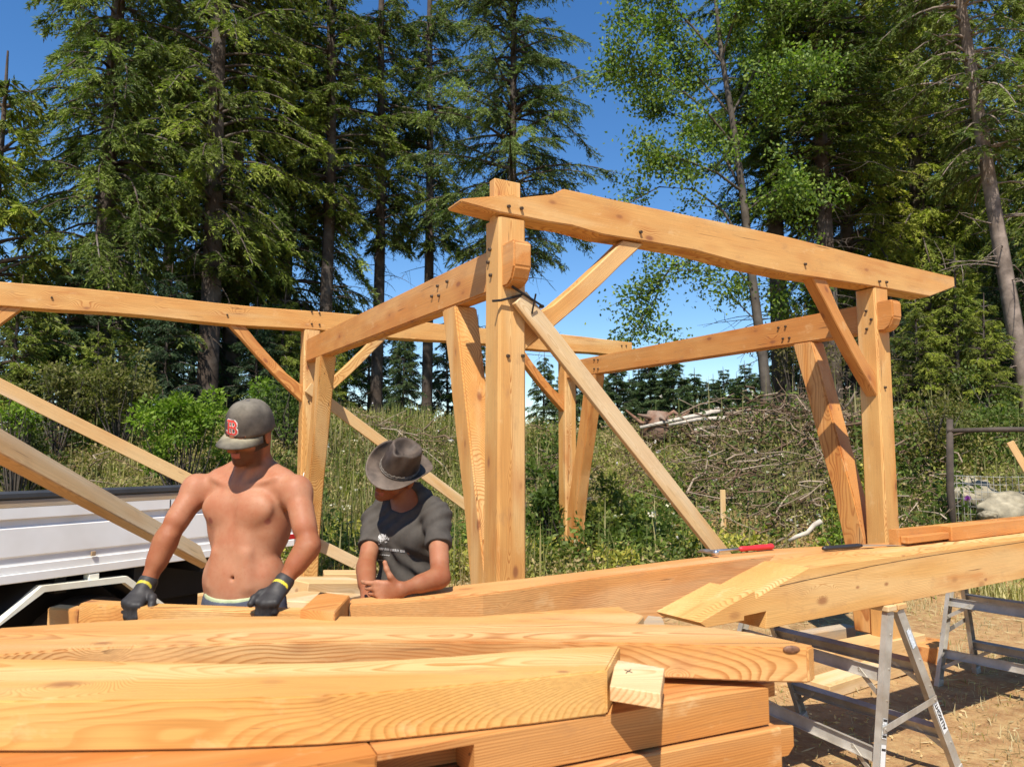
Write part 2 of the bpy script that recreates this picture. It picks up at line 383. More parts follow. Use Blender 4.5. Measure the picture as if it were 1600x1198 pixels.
# pegs
def peg(o, n):
    bm = bmesh.new(); n = Vector(n)
    cyl(bm, (0, 0, 0), n + Vector((0, 0, -.25)), .0115, .026, 8)
    bm_obj('peg', bm, PEG, frame, Matrix.Translation(o))
PEG = plain('dark_peg', (.055, .035, .02), .7)
for px, py in ((794, 323), (814, 326), (1000, 363), (1257, 413), (1373, 440), (1384, 441)):
    s_, z_ = fs(px, py); peg(F(s_, -.006, z_), -Tv)
for px, py in ((1382, 605), (816, 556), (793, 556)):
    s_, z_ = fs(px, py); peg(F(s_, -.004, z_), -Tv)
for s0, lst in ((0, ((767, 390), (764, 410), (768, 430))), (SD, ((1354, 486), (1362, 499), (1355, 514)))):
    for px, py in lst:
        t_, z_ = on_plane(px, py, F(s0, 0, 0), Tv); peg(F(s0 - .004, t_, z_), -Pv)
for s0, lst in ((.022, ((685, 447), (676, 463), (687, 462), (700, 440))), (SD + .022, ((1217, 512), (1228, 510), (1224, 529), (1234, 528), (929, 562), (935, 562), (929, 576), (935, 576)))):
    for px, py in lst:
        t_, z_ = on_plane(px, py, F(s0, 0, 0), Tv); peg(F(s0 - .004, t_, z_), -Pv)
for px, py in ((487, 487), (499, 489), (487, 506), (499, 507), (355, 492), (971, 540), (978, 540), (482, 627), (81, 465)):
    s_, z_ = fs(px, py, TB); peg(F(s_, TB - .004, z_), -Tv)

# ---------------------------------------------------------------- temporary brace boards
G3 = 'temporary brace boards nailed to the frame'
o = plank('brace_board', F(.12, -.045, 2.60), F(2.75, -.045, -.05), .125, .04, LUM)
tag(o, 'pale board running from the clamp on the near corner post down behind the beams', 'board', G3)
o = plank('brace_board', F(.05, TB - .03, 2.42), F(3.1, TB - .03, .30), .135, .04, LUM)
tag(o, 'pale sawn board passing behind the hat of the man in the T-shirt', 'board', G3)
a = F(-4.0, TB - .03, 2.80); b = F(.95, TB - .03, .12)
o = plank('brace_board', a, b, .14, .04, LUM); tag(o, 'long pale board slanting down behind the white truck bed', 'board', G3)
e0, e1 = at(94, 749, 3.0), at(314, 870, 4.45); d_ = (e1 - e0)
o = plank('brace_board', e0 - d_ * .9, e1, .135, .045, LUM, zhint=(-.55, .45, .8))
tag(o, 'long pale board slanting across the front of the white truck bed', 'board')
# bar clamp on the near post
bm = bmesh.new()
c0 = F(-.07, -.03, 2.585); c1 = F(.27, -.09, 2.62)
tube(bm, [F(-.06, -.02, 2.565), F(.0, -.02, 2.575), F(.14, -.05, 2.62)], [.008, .008, .008], 6)
tube(bm, [F(.05, -.075, 2.66), F(.28, -.075, 2.555)], [.009, .007], 6)
tube(bm, [F(.28, -.075, 2.555), F(.29, -.03, 2.56)], [.012, .012], 6)
tube(bm, [F(.20, -.07, 2.50), F(.20, -.12, 2.62)], [.006, .006], 6)
tag(bm_obj('clamp', bm, plain('black_steel', (.03, .03, .032), .45, .6)), 'black steel bar clamp pinning the slanting board to the near corner post', 'clamp')
# white rope hank on the left rear post
bm = bmesh.new(); hk = F(.02, TB - .05, 1.28)
for j in range(5):
    pts = [hk + Vector((.045 * math.sin(a_) * (1 + .12 * j), -.02 * j * .4, -.13 + .15 * math.cos(a_) + .008 * j)) for a_ in np.linspace(0, 2 * math.pi, 18)]
    tube(bm, pts, .007, 5, False)
tube(bm, [hk + Vector((0, -.03, .03)), hk + Vector((.01, -.01, .10))], .006, 5)
tag(bm_obj('rope_hank', bm, plain('white_rope', (.75, .72, .66), .8), smooth=True), 'hank of white rope hanging on the left rear post beside the bare shoulder', 'rope')
# splinter of a shim board on the near post
# ---------------------------------------------------------------- sills and loose boards on the ground
def lay(name, p0, p1, w_, h_, mat, label, cat='timber', group=None, lift=0):
    """a beam lying on the ground or cribbing: p0,p1 = bottom centre line ends"""
    p0, p1 = Vector(p0), Vector(p1); bm = bmesh.new()
    box(bm, 0, (p1 - p0).length, -w_ / 2, w_ / 2, 0, h_, .006)
    o = bm_obj(name, bm, mat, None, basis(p0, p1 - p0)); tag(o, label, cat, group); return o
G4 = 'sill timbers and scraps lying on the ground'
lay('sill_timber', F(.9, TB - .02, -.08), F(SD + .35, TB + .05, -.05), .24, .16, OLD, 'weathered sill timber under the rear middle post', group=G4)
lay('sill_timber', F(-1.3, TB - .3, -.06), F(.7, TB + .1, -.06), .24, .15, LUM, 'pale timber lying under the left rear post', group=G4)
lay('sill_timber', F(-.3, -.05, -.06), F(.55, .5, -.06), .25, .16, LUM, 'square timber block under the near corner post', group=G4)
lay('sill_timber', F(SD - 2.3, .1, -.17), F(SD + .45, .1, -.17), .26, .18, LUM, 'pale square sill timber under the right post', group=G4)
lay('sill_timber', F(SD - 2.2, .72, -.17), F(SD + .3, .62, -.17), .14, .15, OLD, 'grey board on the ground behind the right post sill', group=G4)
lay('sill_timber', F(SD - 1.3, -.25, -.19), F(SD - .1, -.15, -.18), .22, .1, LUM, 'short thick board in front of the right post sill', group=G4)
lay('timber_block', F(SD + .25, -.12, -.22), F(SD + .62, .0, -.22), .24, .17, FIRO, 'red-brown timber block on the dirt beside the right post', group=G4)
lay('loose_plank', at(905, 862, 11.0) + Vector((0, 0, -.06)), at(1010, 884, 9.2) + Vector((0, 0, -.12)), .26, .045, OLD, 'grey plank lying on the ground to the right of the rear middle post', group=G4)
lay('loose_plank', at(930, 884, 10.2) + Vector((0, 0, -.03)), at(1030, 890, 9.0) + Vector((0, 0, -.12)), .2, .045, OLD, 'second grey plank on the ground in front of the bank', group=G4)
for i, (a_, b_, w_, h_, lb) in enumerate(((at(455, 905, 5.2), at(560, 905, 5.6), .4, .12, 'wide pale board in the scrap pile between the two men'),
        (at(505, 893, 6.1), at(575, 893, 6.2), .22, .07, 'short pale board on top of the scrap pile between the men'),
        (at(450, 938, 4.1), at(520, 925, 4.6), .42, .05, 'broad plank in front of the scrap pile, half in shade'))):
    lay('scrap_board', a_ + Vector((0, 0, -h_)), b_ + Vector((0, 0, -h_)), w_, h_, LUM, lb, 'board', 'scrap boards piled between the men')
bm = bmesh.new()
for k, zz in enumerate((.0, .16, .32, .48)):
    for s_ in (-1, 1):
        if k % 2: box(bm, -.5, .5, s_ * .34 - .06, s_ * .34 + .06, zz, zz + .158)
        else: box(bm, s_ * .34 - .06, s_ * .34 + .06, -.5, .5, zz, zz + .158)
tag(bm_obj('cribbing_stack', bm, OLD, None, Matrix.Translation((-1.42, 5.45, -.02))), 'crossed cribbing blocks that carry the scrap boards behind the bare-chested man', 'cribbing')

# ---------------------------------------------------------------- long scarfed beam on the trestles
KD = Vector((math.sin(R(57)), math.cos(R(57)), 0)); KO = Vector((1.6, 3.8, 0)); KN = Vector((-KD.y, KD.x, 0))
MK = basis(KO, KD)
def ks(px, py, off=0): return on_plane(px, py, KO + KN * off, KD)
bm = bmesh.new()
kp = [ks(*p) for p in ((1265.6, 878.4), (1265.6, 886), (1222, 910), (1181.4, 934), (1179, 922.5), (1136, 947), (1092.8, 972), (1104, 980), (1163, 969), (1163, 962), (1197.7, 954.6), (1196, 969))]
zt, zb = 1.04, .79
kp = [(kp[0][0], zt)] + kp[1:11] + [(kp[11][0], zb)] + [(3.6, zb), (3.6, zt)]
prism(bm, kp, 0, .27, .004)
o = bm_obj('scarfed_beam', bm, FIR, None, MK); KBEAM = o; tag(o, 'long fir beam with a cracked face and notched scarf end, lying on aluminium trestles', 'beam')
# drying check along its face
CR = plain('crack_shadow', (.05, .022, .01), .9)
bm = bmesh.new(); pts = [ks(px, py) for px, py in ((1218, 915), (1262, 905), (1310, 895), (1360, 884), (1420, 873), (1490, 862), (1560, 852), (1600, 846), (1660, 838))]
for (a_, za), (b_, zb_) in zip(pts, pts[1:]):
    q = [bm.verts.new((a_, -.0012, za - .0015)), bm.verts.new((b_, -.0012, zb_ - .0015)), bm.verts.new((b_, -.0012, zb_ + .001)), bm.verts.new((a_, -.0012, za + .001))]
    bm.faces.new(q)
bm_obj('drying_crack', bm, CR, o, MK)
# beam lying behind it
bm = bmesh.new()
lf = [(547, 944), (600, 941), (655, 937), (755, 928), (850, 914), (950, 899.5), (1060, 886), (1210, 867)]
lb = [(1415, 846), (1210, 857), (1060, 874), (940, 889), (820, 903), (706, 915.5), (640, 925), (590, 931), (547, 935.5)]
def slab(name, front, back, zt, zb, mat, xdir, parent=None, bev=.005, seg=2, extra=None):
    pts = [atz(px, py, zt) for px, py in front] + (extra or []) + [atz(px, py, zt) for px, py in back]
    o0 = pts[0].copy(); o0.z = 0; M = basis(o0, xdir); Mi = M.inverted()
    bm = bmesh.new(); q = [Mi @ p for p in pts]
    up = [bm.verts.new((p.x, p.y, zt)) for p in q]; lo = [bm.verts.new((p.x, p.y, zb)) for p in q]; n = len(q)
    bm.faces.new(up); bm.faces.new(lo[::-1])
    for i in range(n): bm.faces.new((up[i], lo[i], lo[(i + 1) % n], up[(i + 1) % n]))
    bmesh.ops.recalc_face_normals(bm, faces=bm.faces)
    es = [e for e in bm.edges if e.calc_face_angle(0) > .4]
    bmesh.ops.bevel(bm, geom=es, offset=bev, segments=seg, affect='EDGES')
    # centre the grain on the piece
    cx = sum(p.y for p in q) / n; cz = (zt + zb) / 2
    T = Matrix.Translation((0, cx, cz)); bmesh.ops.transform(bm, matrix=T.inverted(), verts=bm.verts)
    return bm_obj(name, bm, mat, parent, M @ T)
def knotted(o, nm, light, dark, pts, **k):
    Mi = wmat(o).inverted(); o.data.materials[0] = wood(nm, light, dark, kpos=[tuple(Mi @ p) + (r_,) for p, r_ in pts], **k)
def knotted2(o): knotted(o, 'knotty_orange_fir', (.65, .34, .12), (.44, .165, .045), [(on3(988, 925, .285), .030), (on3(800, 950, .285), .012)], ring=.007, wav=.05, knots=.6, contrast=.9)
def on3(px, py, off=0):
    s_, z_ = ks(px, py, off); return KO + KN * off + KD * s_ + Vector((0, 0, z_))
knotted(KBEAM, 'knotty_fir', (.68, .39, .13), (.48, .20, .05), [(on3(1358, 868), .012), (on3(1412, 866), .013), (on3(1340, 917), .010), (on3(1285, 938), .026), (on3(1385, 912), .012), (on3(1540, 905), .012)], ring=.007, wav=.05, knots=.5, contrast=1.0)
kk = [KO + KN * .285 + KD * s_ + Vector((0, 0, 1.035)) for s_ in (-.1, .75)]
o = slab('curved_beam', lf, lb, 1.035, .80, FIRO, KD, extra=kk)
knotted2(o); tag(o, 'long orange beam tapering to the left, its end under the forearm of the man in the T-shirt', 'beam')
# lapped beam on top
bm = bmesh.new(); s1 = ks(1488, 846, .176)[0]; s0 = ks(1414, 846, .2)[0]
box(bm, s1, 3.4, .176, .30, 1.043, 1.140); box(bm, s0, s1, .24, .30, 1.043, 1.138, 0)
box(bm, s0 + .02, s1, .19, .2395, 1.058, 1.10, .004)
tag(bm_obj('lapped_beam', bm, FIRO, None, MK), 'shorter orange beam with a stepped tenon end lying on top of the long cracked beam', 'beam')

# ---------------------------------------------------------------- curved braces stacked in the foreground
XD = Vector((1, .03, 0)); GS = 'curved braces stacked in the foreground'
f = [(-260, 1082), (-120, 1091), (0, 1094), (100, 1094), (196, 1093), (350, 1091), (500, 1086), (610, 1079), (710, 1070), (830, 1059), (948, 1046)]
b = [(969, 1008), (895, 1010.5), (800, 1017), (710, 1024.5), (600, 1031), (500, 1035), (380, 1036), (210, 1033), (100, 1030), (0, 1028), (-120, 1022), (-260, 1010)]
n1o = slab('curved_brace', f, b, 1.03, .915, FIRN, XD)
knotted(n1o, 'knotty_fir', (.67, .395, .13), (.45, .205, .045), [(atz(98, 1075, 1.02), .028), (atz(880, 1052, 1.025), .012)], ring=.0075, wav=.085, knots=.35, contrast=1.0)
tag(n1o, 'nearest curved brace, with broad grain and a pale sawn tenon at its right end', 'curved brace', GS)
tz = [(953, 1071), (1032, 1083), (1038, 1043), (962, 1030)]
slab('tenon', tz, [], 1.0, .962, FIRS, (1, .1, 0), n1o, .0015, 1)
bm = bmesh.new()
for a_, b_ in (((976, 1046), (988, 1050)), ((978, 1051), (986, 1045))):
    p, q = atz(*a_, 1.0012), atz(*b_, 1.0012); tube(bm, [p, q], .0012, 4)
bm_obj('pencil_mark', bm, plain('pencil', (.06, .05, .05), .7), n1o)
f = [(-200, 1040), (0, 1022), (84, 1015), (180, 1010), (280, 1007), (420, 1003), (560, 1001), (700, 1001.5), (850, 1003), (969, 1003.8), (1060, 1006), (1140, 1009), (1200, 1011), (1262, 1012)]
b = [(1272, 1008), (1230, 999), (1170, 987), (1090, 977), (969, 973), (880, 967), (776, 964), (650, 962), (500, 962), (400, 962), (315, 963.5), (230, 966.5), (140, 971.5), (0, 980.5), (-200, 996)]
n2o = slab('curved_brace', f, b, 1.032, .932, FIRN, XD)
knotted(n2o, 'knotty_fir', (.64, .345, .115), (.38, .14, .03), [(atz(160, 1008, 1.025), .02), (atz(1235, 1008, 1.0), .016), (atz(1060, 1050, .94), .012)], ring=.0075, wav=.07, knots=.3, contrast=1.0)
tag(n2o, 'second curved brace, its pointed right end with a dark knot above the trestle', 'curved brace', GS)
# knots seen on the near faces
KN2 = plain('knot_core', (.17, .075, .035), .6, var=.5, scale=60)
bm = bmesh.new(); c_ = atz(1237, 1012.5, 1.031)
bmesh.ops.create_uvsphere(bm, u_segments=14, v_segments=8, radius=1, matrix=Matrix.Translation(c_ + Vector((0, .002, -.004))) @ Matrix.Diagonal((.026, .006, .012, 1)))
bm_obj('knot', bm, KN2, n2o, smooth=True)
# lower layers
OD = Vector((math.sin(R(65.5)), math.cos(R(65.5)), 0)); OO = Vector((.761, 2.262, 0)); MO = basis(OO, OD)
bm = bmesh.new(); ma = on_plane(590, 1172, OO, OD)[0]; mb = on_plane(741, 1150, OO, OD)[0]
z0, z1 = .808, .912
box(bm, mb, 0, 0, .24, z0, z1, 0)
box(bm, ma, mb, 0, .24, z1 - .016, z1, 0); box(bm, ma, mb, .13, .24, z0, z1 - .016, 0)
box(bm, 0, .085, .06, .2, z0 + .05, z1 - .012, .003)
o = bm_obj('mortised_beam', bm, FIRD, None, MO); tag(o, 'dark orange beam with an open mortise, right under the nearest curved brace', 'beam', 'beams at the bottom of the foreground stack')
e0_ = OO + OD * (ma - .001); bk = [e0_ + KN * .0 + Vector((-OD.y, OD.x, 0)) * .24]
slab('curved_end', [(-300, 1236), (-100, 1236), (100, 1233), (250, 1226), (370, 1214), (480, 1197)], [], z1, z0, FIRD, OD, o, extra=[Vector((e0_.x, e0_.y, z1)), Vector((bk[0].x, bk[0].y, z1)), Vector((-1.0, 1.98, z1)), Vector((-1.5, 2.0, z1)), Vector((-2.0, 1.95, z1))])
bm = bmesh.new(); box(bm, -2.3, .03, -.02, .24, .655, .800, .006)
prism(bm, [(.03, .69), (.10, .69), (.125, .715), (.125, .775), (.03, .775)], .03, .2, .003)
o = bm_obj('tenoned_beam', bm, FIRD, None, MO); tag(o, 'lowest visible orange beam of the foreground stack, a chamfered tenon at its right end', 'beam', 'beams at the bottom of the foreground stack')
bm = bmesh.new(); box(bm, -2.3, -.05, -.0, .26, .50, .650, .006)
tag(bm_obj('square_beam', bm, FIRD, None, MO), 'square orange beam at the very bottom of the foreground stack', 'beam', 'beams at the bottom of the foreground stack')
for s_, lb_ in ((-.45, 'rough timber trestle under the right part of the foreground stack'), (-1.9, 'rough timber trestle under the left part of the foreground stack')):
    bm = bmesh.new(); box(bm, s_ - .06, s_ + .06, -.15, .75, .38, .496)
    for yy in (-.08, .68):
        for k in (-1, 1): box(bm, s_ + k * .09 - .025, s_ + k * .09 + .025, yy - .05, yy + .05, gz(OO.x + OD.x * s_, OO.y) - .05, .44)
    tag(bm_obj('timber_trestle', bm, LUM, None, MO), lb_, 'trestle')
# packers that carry the second brace and the pieces behind it
bm = bmesh.new(); box(bm, -.62, -.48, .26, 1.0, .50, .905); 
tag(bm_obj('packing_block', bm, LUM, None, MO), 'packing block under the curved braces', 'block')
bm = bmesh.new(); box(bm, -1.75, -1.6, .26, 1.2, .50, .905)
tag(bm_obj('packing_block', bm, LUM, None, MO), 'packing block under the timber the gloved hands hold', 'block')
# timber the man holds
f = [(150, 968), (150, 945)]
bm = bmesh.new()
def edge(pts, z): return [Vector((at(px, 900, Y).x, Y, z)) for px, Y in pts]
hf = [(-1.65, 2.87), (-1.33, 2.79), (-1.0, 2.735), (-.72, 2.71)]
o = slab('held_brace', [], [], 1.035, .935, FIR, XD, extra=[Vector((x_, y_, 1.035)) for x_, y_ in hf] + [Vector((x_, y_ + .085, 1.035)) for x_, y_ in hf[::-1]])
tag(o, 'yellow fir brace behind the second curved brace, gripped by the two gloved hands', 'brace')
slab('tenon', [], [], 1.010, .94, FIR, XD, o, extra=[Vector((-1.80, 2.92, 1.01)), Vector((-1.652, 2.878, 1.01)), Vector((-1.64, 2.945, 1.01)), Vector((-1.79, 2.985, 1.01))])
o = slab('end_block', [(469, 952), (523, 956), (547, 930), (500, 924)], [], 1.062, .935, FIRO, (1, .9, 0), bev=.003)
tag(o, 'reddish block with a rough sawn end between the gloved hand and the curved beam', 'block')
o = slab('notched_brace', [(700, 975), (990, 979), (1006, 961.5), (977, 952.5), (968, 947), (880, 952), (790, 959), (700, 965)], [], 1.026, .93, FIR, XD, bev=.003)
tag(o, 'pale brace with a notched pointed end between the second curved brace and scarf end', 'brace')
o = slab('grey_offcut', [(1000, 978), (1040, 978), (1034, 963), (1012, 961)], [], .99, .92, OLD, XD, bev=.003)
tag(o, 'grey end of an offcut in the gap beside the scarf end', 'offcut')

# ---------------------------------------------------------------- aluminium trestles
ALU = plain('dull_aluminium', (.50, .47, .41), .55, .55, var=.18, scale=9, dirt=(.32, .25, .17))
def trestle(cn, ax, L, dl, dr, zt, label, texts=False):
    """cn: near apex point; ax: axis towards the far end; dl, dr: foot spread to -KD and +KD"""
    root = empty('trestle', (cn.x + ax.x * L / 2, cn.y + ax.y * L / 2, gz(cn.x, cn.y)))
    tag(root, label, 'trestle', 'aluminium trestles under the long beam')
    sd = Vector((ax.y, -ax.x, 0))
    if sd.dot(KD) < 0: sd = -sd
    ends = {}
    for side, d in ((-1, dl), (1, dr)):
        for e in (0, 1):
            tp = cn + ax * (L * e) + sd * (side * .045) + Vector((0, 0, zt - .035))
            ft = cn + ax * (L * e + (.05 if e else -.05)) + sd * (side * d); ft = Vector((ft.x, ft.y, gz(ft.x, ft.y) - .01))
            leg = ft - tp; bm = bmesh.new(); W, T, th = .062, .032, .003
            # channel section
            Lg = leg.length
            box(bm, 0, Lg, -T / 2, T / 2, -W / 2, -W / 2 + th, 0); box(bm, 0, Lg, -T / 2, T / 2, W / 2 - th, W / 2, 0)
            box(bm, 0, Lg, (-T / 2) * 1, (-T / 2 + th), -W / 2 + th, W / 2 - th, 0)
            box(bm, Lg - .06, Lg, -T / 2 - .004, T / 2 + .004, -W / 2 - .004, W / 2 + .004, .002)
            for q in (.12, .3, .46, .62, .8):
                cyl(bm, (Lg * q, -T / 2 - .001, .012), (0, 1, 0), .005, .006, 8)
            # local z across the ladder width's normal: web faces outward from the end
            y = (-ax if e == 0 else ax); x = leg.normalized(); z = x.cross(-y).normalized(); y2 = z.cross(x)
            m = Matrix.Identity(4)
            for i, v in enumerate((x, y2, z)):
                for k in range(3): m[k][i] = v[k]
            m.translation = tp
            lo = bm_obj('leg', bm, ALU, root, m)
            ends[(side, e)] = (tp, ft, lo, m)
        for fr in (.34, .74):
            a_ = ends[(side, 0)][0].lerp(ends[(side, 0)][1], fr); b_ = ends[(side, 1)][0].lerp(ends[(side, 1)][1], fr)
            bm = bmesh.new(); Lr = (b_ - a_).length
            box(bm, 0, Lr, -.032, .032, -.002, .002, 0); box(bm, 0, Lr, -.034, -.031, -.022, .02, 0); box(bm, 0, Lr, .031, .034, -.022, .02, 0)
            bm_obj('rail', bm, ALU, root, basis(a_, b_ - a_, (ends[(side, 0)][1] - ends[(side, 0)][0]).cross(b_ - a_) * -side))
            for q0, q1 in ((a_.lerp(b_, .16), ends[(side, 0)][0].lerp(ends[(side, 0)][1], fr + .12)), (a_.lerp(b_, .84), ends[(side, 1)][0].lerp(ends[(side, 1)][1], fr + .12))):
                bm = bmesh.new(); Lg = (q1 - q0).length; box(bm, 0, Lg, -.003, .003, -.013, .013, 0)
                cyl(bm, (.015, 0, 0), (0, 1, 0), .006, .012, 8); cyl(bm, (Lg - .015, 0, 0), (0, 1, 0), .006, .012, 8)
                bm_obj('gusset', bm, ALU, root, basis(q0, q1 - q0))
        p0, p1 = cn + sd * (side * .05) + Vector((0, 0, zt - .017)), cn + ax * L + sd * (side * .05) + Vector((0, 0, zt - .017))
        o = plank('wood_pad', p0 - ax * .03, p1 + ax * .03, .03, .085, LUM, root)
    for e in (0, 1):
        a_ = ends[(-1, e)][0].lerp(ends[(-1, e)][1], .60); b_ = ends[(1, e)][0].lerp(ends[(1, e)][1], .53)
        n = ax * (-.024 if e == 0 else .024)
        bm = bmesh.new(); Lg = (b_ - a_).length; box(bm, -.02, Lg + .02, -.002, .002, -.017, .017, 0)
        cyl(bm, (0, 0, 0), (0, 1, 0), .008, .012, 10); cyl(bm, (Lg, 0, 0), (0, 1, 0), .008, .012, 10)
        bm_obj('spreader', bm, ALU, root, basis(a_ + n, b_ - a_))
    return root, ends
def text_mesh(s, size, ext=.0006, bold=0):
    cu = bpy.data.curves.new('txt', 'FONT'); cu.body = s; cu.size = size; cu.extrude = ext; cu.offset = bold
    cu.align_x = 'CENTER'; cu.align_y = 'CENTER'
    o = bpy.data.objects.new('txt', cu); COL.objects.link(o); dg = bpy.context.evaluated_depsgraph_get()
    me = bpy.data.meshes.new_from_object(o.evaluated_get(dg)); bpy.data.objects.remove(o); return me
TAX = Vector((-.545, .839, 0))
WHT = plain('white_label', (.72, .72, .70), .5, dirt=(.45, .40, .33)); BLK = plain('black_ink', (.02, .02, .022), .5)
c1 = atz(1381, 951, .752) - TAX * .05; c1.z = 0
tr1, en = trestle(c1, TAX, .9, .32, .50, .79, 'aluminium trestle at the scarf end, near legs with a white lettered label')
tp, ft, lo, m = en[(1, 0)]
Lg = (ft - tp).length
bm = bmesh.new(); box(bm, -.10, .10, -.0006, .0006, -.024, .024, 0)
M = m @ Matrix.Translation((Lg * .635, -.0185, 0))
ys = -1
lab = bm_obj('label', bm, WHT, lo, M)
me = text_mesh('ALLRIGHT', .036, .0004, .0012)
# lettering reads up the leg
Rt = Matrix(((-1, 0, 0, 0), (0, 0, 1, 0), (0, 1, 0, 0), (0, 0, 0, 1)))
nrm = (M.to_3x3() @ Vector((0, 1, 0))); tocam = Vector((0, 0, CAMZ)) - M.translation
sgn = 1 if nrm.dot(tocam) > 0 else -1
# X text -> -x of leg (upwards), Z text -> outward
X_ = Vector((-1, 0, 0)); Z_ = Vector((0, sgn, 0)); Y_ = Z_.cross(X_)
Rt = Matrix.Identity(4)
for i, v in enumerate((X_, Y_, Z_)):
    for k in range(3): Rt[k][i] = v[k]
link('lettering', me, BLK, lab, M @ Matrix.Translation((0, sgn * .0012, 0)) @ Rt)
bm = bmesh.new(); box(bm, -.055, .055, -.0006, .0006, -.018, .018, 0)
sl = bm_obj('sticker', bm, plain('blue_white_sticker', (.55, .60, .64), .4, var=.3, scale=70), lo, m @ Matrix.Translation((Lg * .17, sgn * .0190, 0)))
tp, ft, lo2, m2 = en[(-1, 0)]
Lg2 = (ft - tp).length
for q, ln, mt in ((.60, .05, plain('warning_sticker', (.55, .55, .53), .5, var=.6, scale=90)), (.80, .12, WHT)):
    bm = bmesh.new(); box(bm, -ln, ln, -.0006, .0006, -.02, .02, 0)
    bm_obj('sticker', bm, mt, lo2, m2 @ Matrix.Translation((Lg2 * q, (1 if (m2.to_3x3() @ Vector((0, 1, 0))).dot(tocam) > 0 else -1) * .0190, 0)))
    for dx in (-ln * .8, ln * .75):
        bm = bmesh.new(); box(bm, -.006, .006, -.0004, .0004, -.018, .018, 0)
        bm_obj('sticker_bar', bm, BLK, lo2, m2 @ Matrix.Translation((Lg2 * q + dx, (1 if (m2.to_3x3() @ Vector((0, 1, 0))).dot(tocam) > 0 else -1) * .0200, 0)))
far = Vector((3.62, 6.1, 0)); cn2 = far - TAX * 1.05
trestle(cn2, TAX, 1.05, .29, .32, .79, 'aluminium trestle farther along the beam, at the right edge of the picture')

# ---------------------------------------------------------------- hand tools on the beam
KTOP = 1.041
def ktool(px, py): return atz(px, py, KTOP)
ham = empty('hammer', ktool(1150, 862)); tag(ham, 'claw hammer with a steel head and a red grip lying on the beam', 'hammer')
STEEL = plain('bright_steel', (.55, .55, .56), .3, .9); GRIP = plain('red_rubber_grip', (.55, .025, .03), .5)
h0, h1 = ktool(1107, 867) + Vector((0, 0, .02)), ktool(1208, 857.5) + Vector((0, 0, .016))
hd = (h1 - h0).normalized(); hp = hd.cross(Vector((0, 0, 1)))
bm = bmesh.new(); tube(bm, [h0, h0.lerp(h1, .5)], [.008, .008], 8); bm_obj('shaft', bm, STEEL, ham, smooth=True)
bm = bmesh.new(); g = [h0.lerp(h1, k) for k in (.46, .5, .6, .75, .9, .97, 1)]; tube(bm, g, [.011, .016, .014, .017, .016, .019, .012], 10)
bm_obj('grip', bm, GRIP, ham, smooth=True)
bm = bmesh.new(); q = [h0 + hp * k for k in (.07, .066, .045, .035, .0, -.03, -.06, -.085)]
for k, dz in ((6, -.003), (7, -.012)): q[k] = q[k] + Vector((0, 0, dz))
tube(bm, q, [.014, .0165, .0165, .011, .0135, .011, .008, .004], 12); bm_obj('head', bm, STEEL, ham, smooth=True)
ch = empty('slick_chisel', ktool(1350, 858)); tag(ch, 'long chisel with a black handle lying on the beam to the right of the hammer', 'chisel')
a_, b_, c_ = ktool(1286, 860.5) + Vector((0, 0, .014)), ktool(1347, 855.5) + Vector((0, 0, .014)), ktool(1412, 852) + Vector((0, 0, .006))
bm = bmesh.new(); g = [a_.lerp(b_, k) for k in (0, .05, .3, .6, .9, 1)]; tube(bm, g, [.010, .014, .013, .0145, .014, .008], 10)
bm_obj('handle', bm, plain('black_plastic', (.025, .022, .022), .45), ch, smooth=True)
bm = bmesh.new(); L = (c_ - b_).length
prism(bm, [(-.01, -.004), (L, -.004), (L, -.003), (L * .2, .004), (-.01, .004)], -.016, .016, 0)
bm_obj('blade', bm, STEEL, ch, basis(b_, c_ - b_))

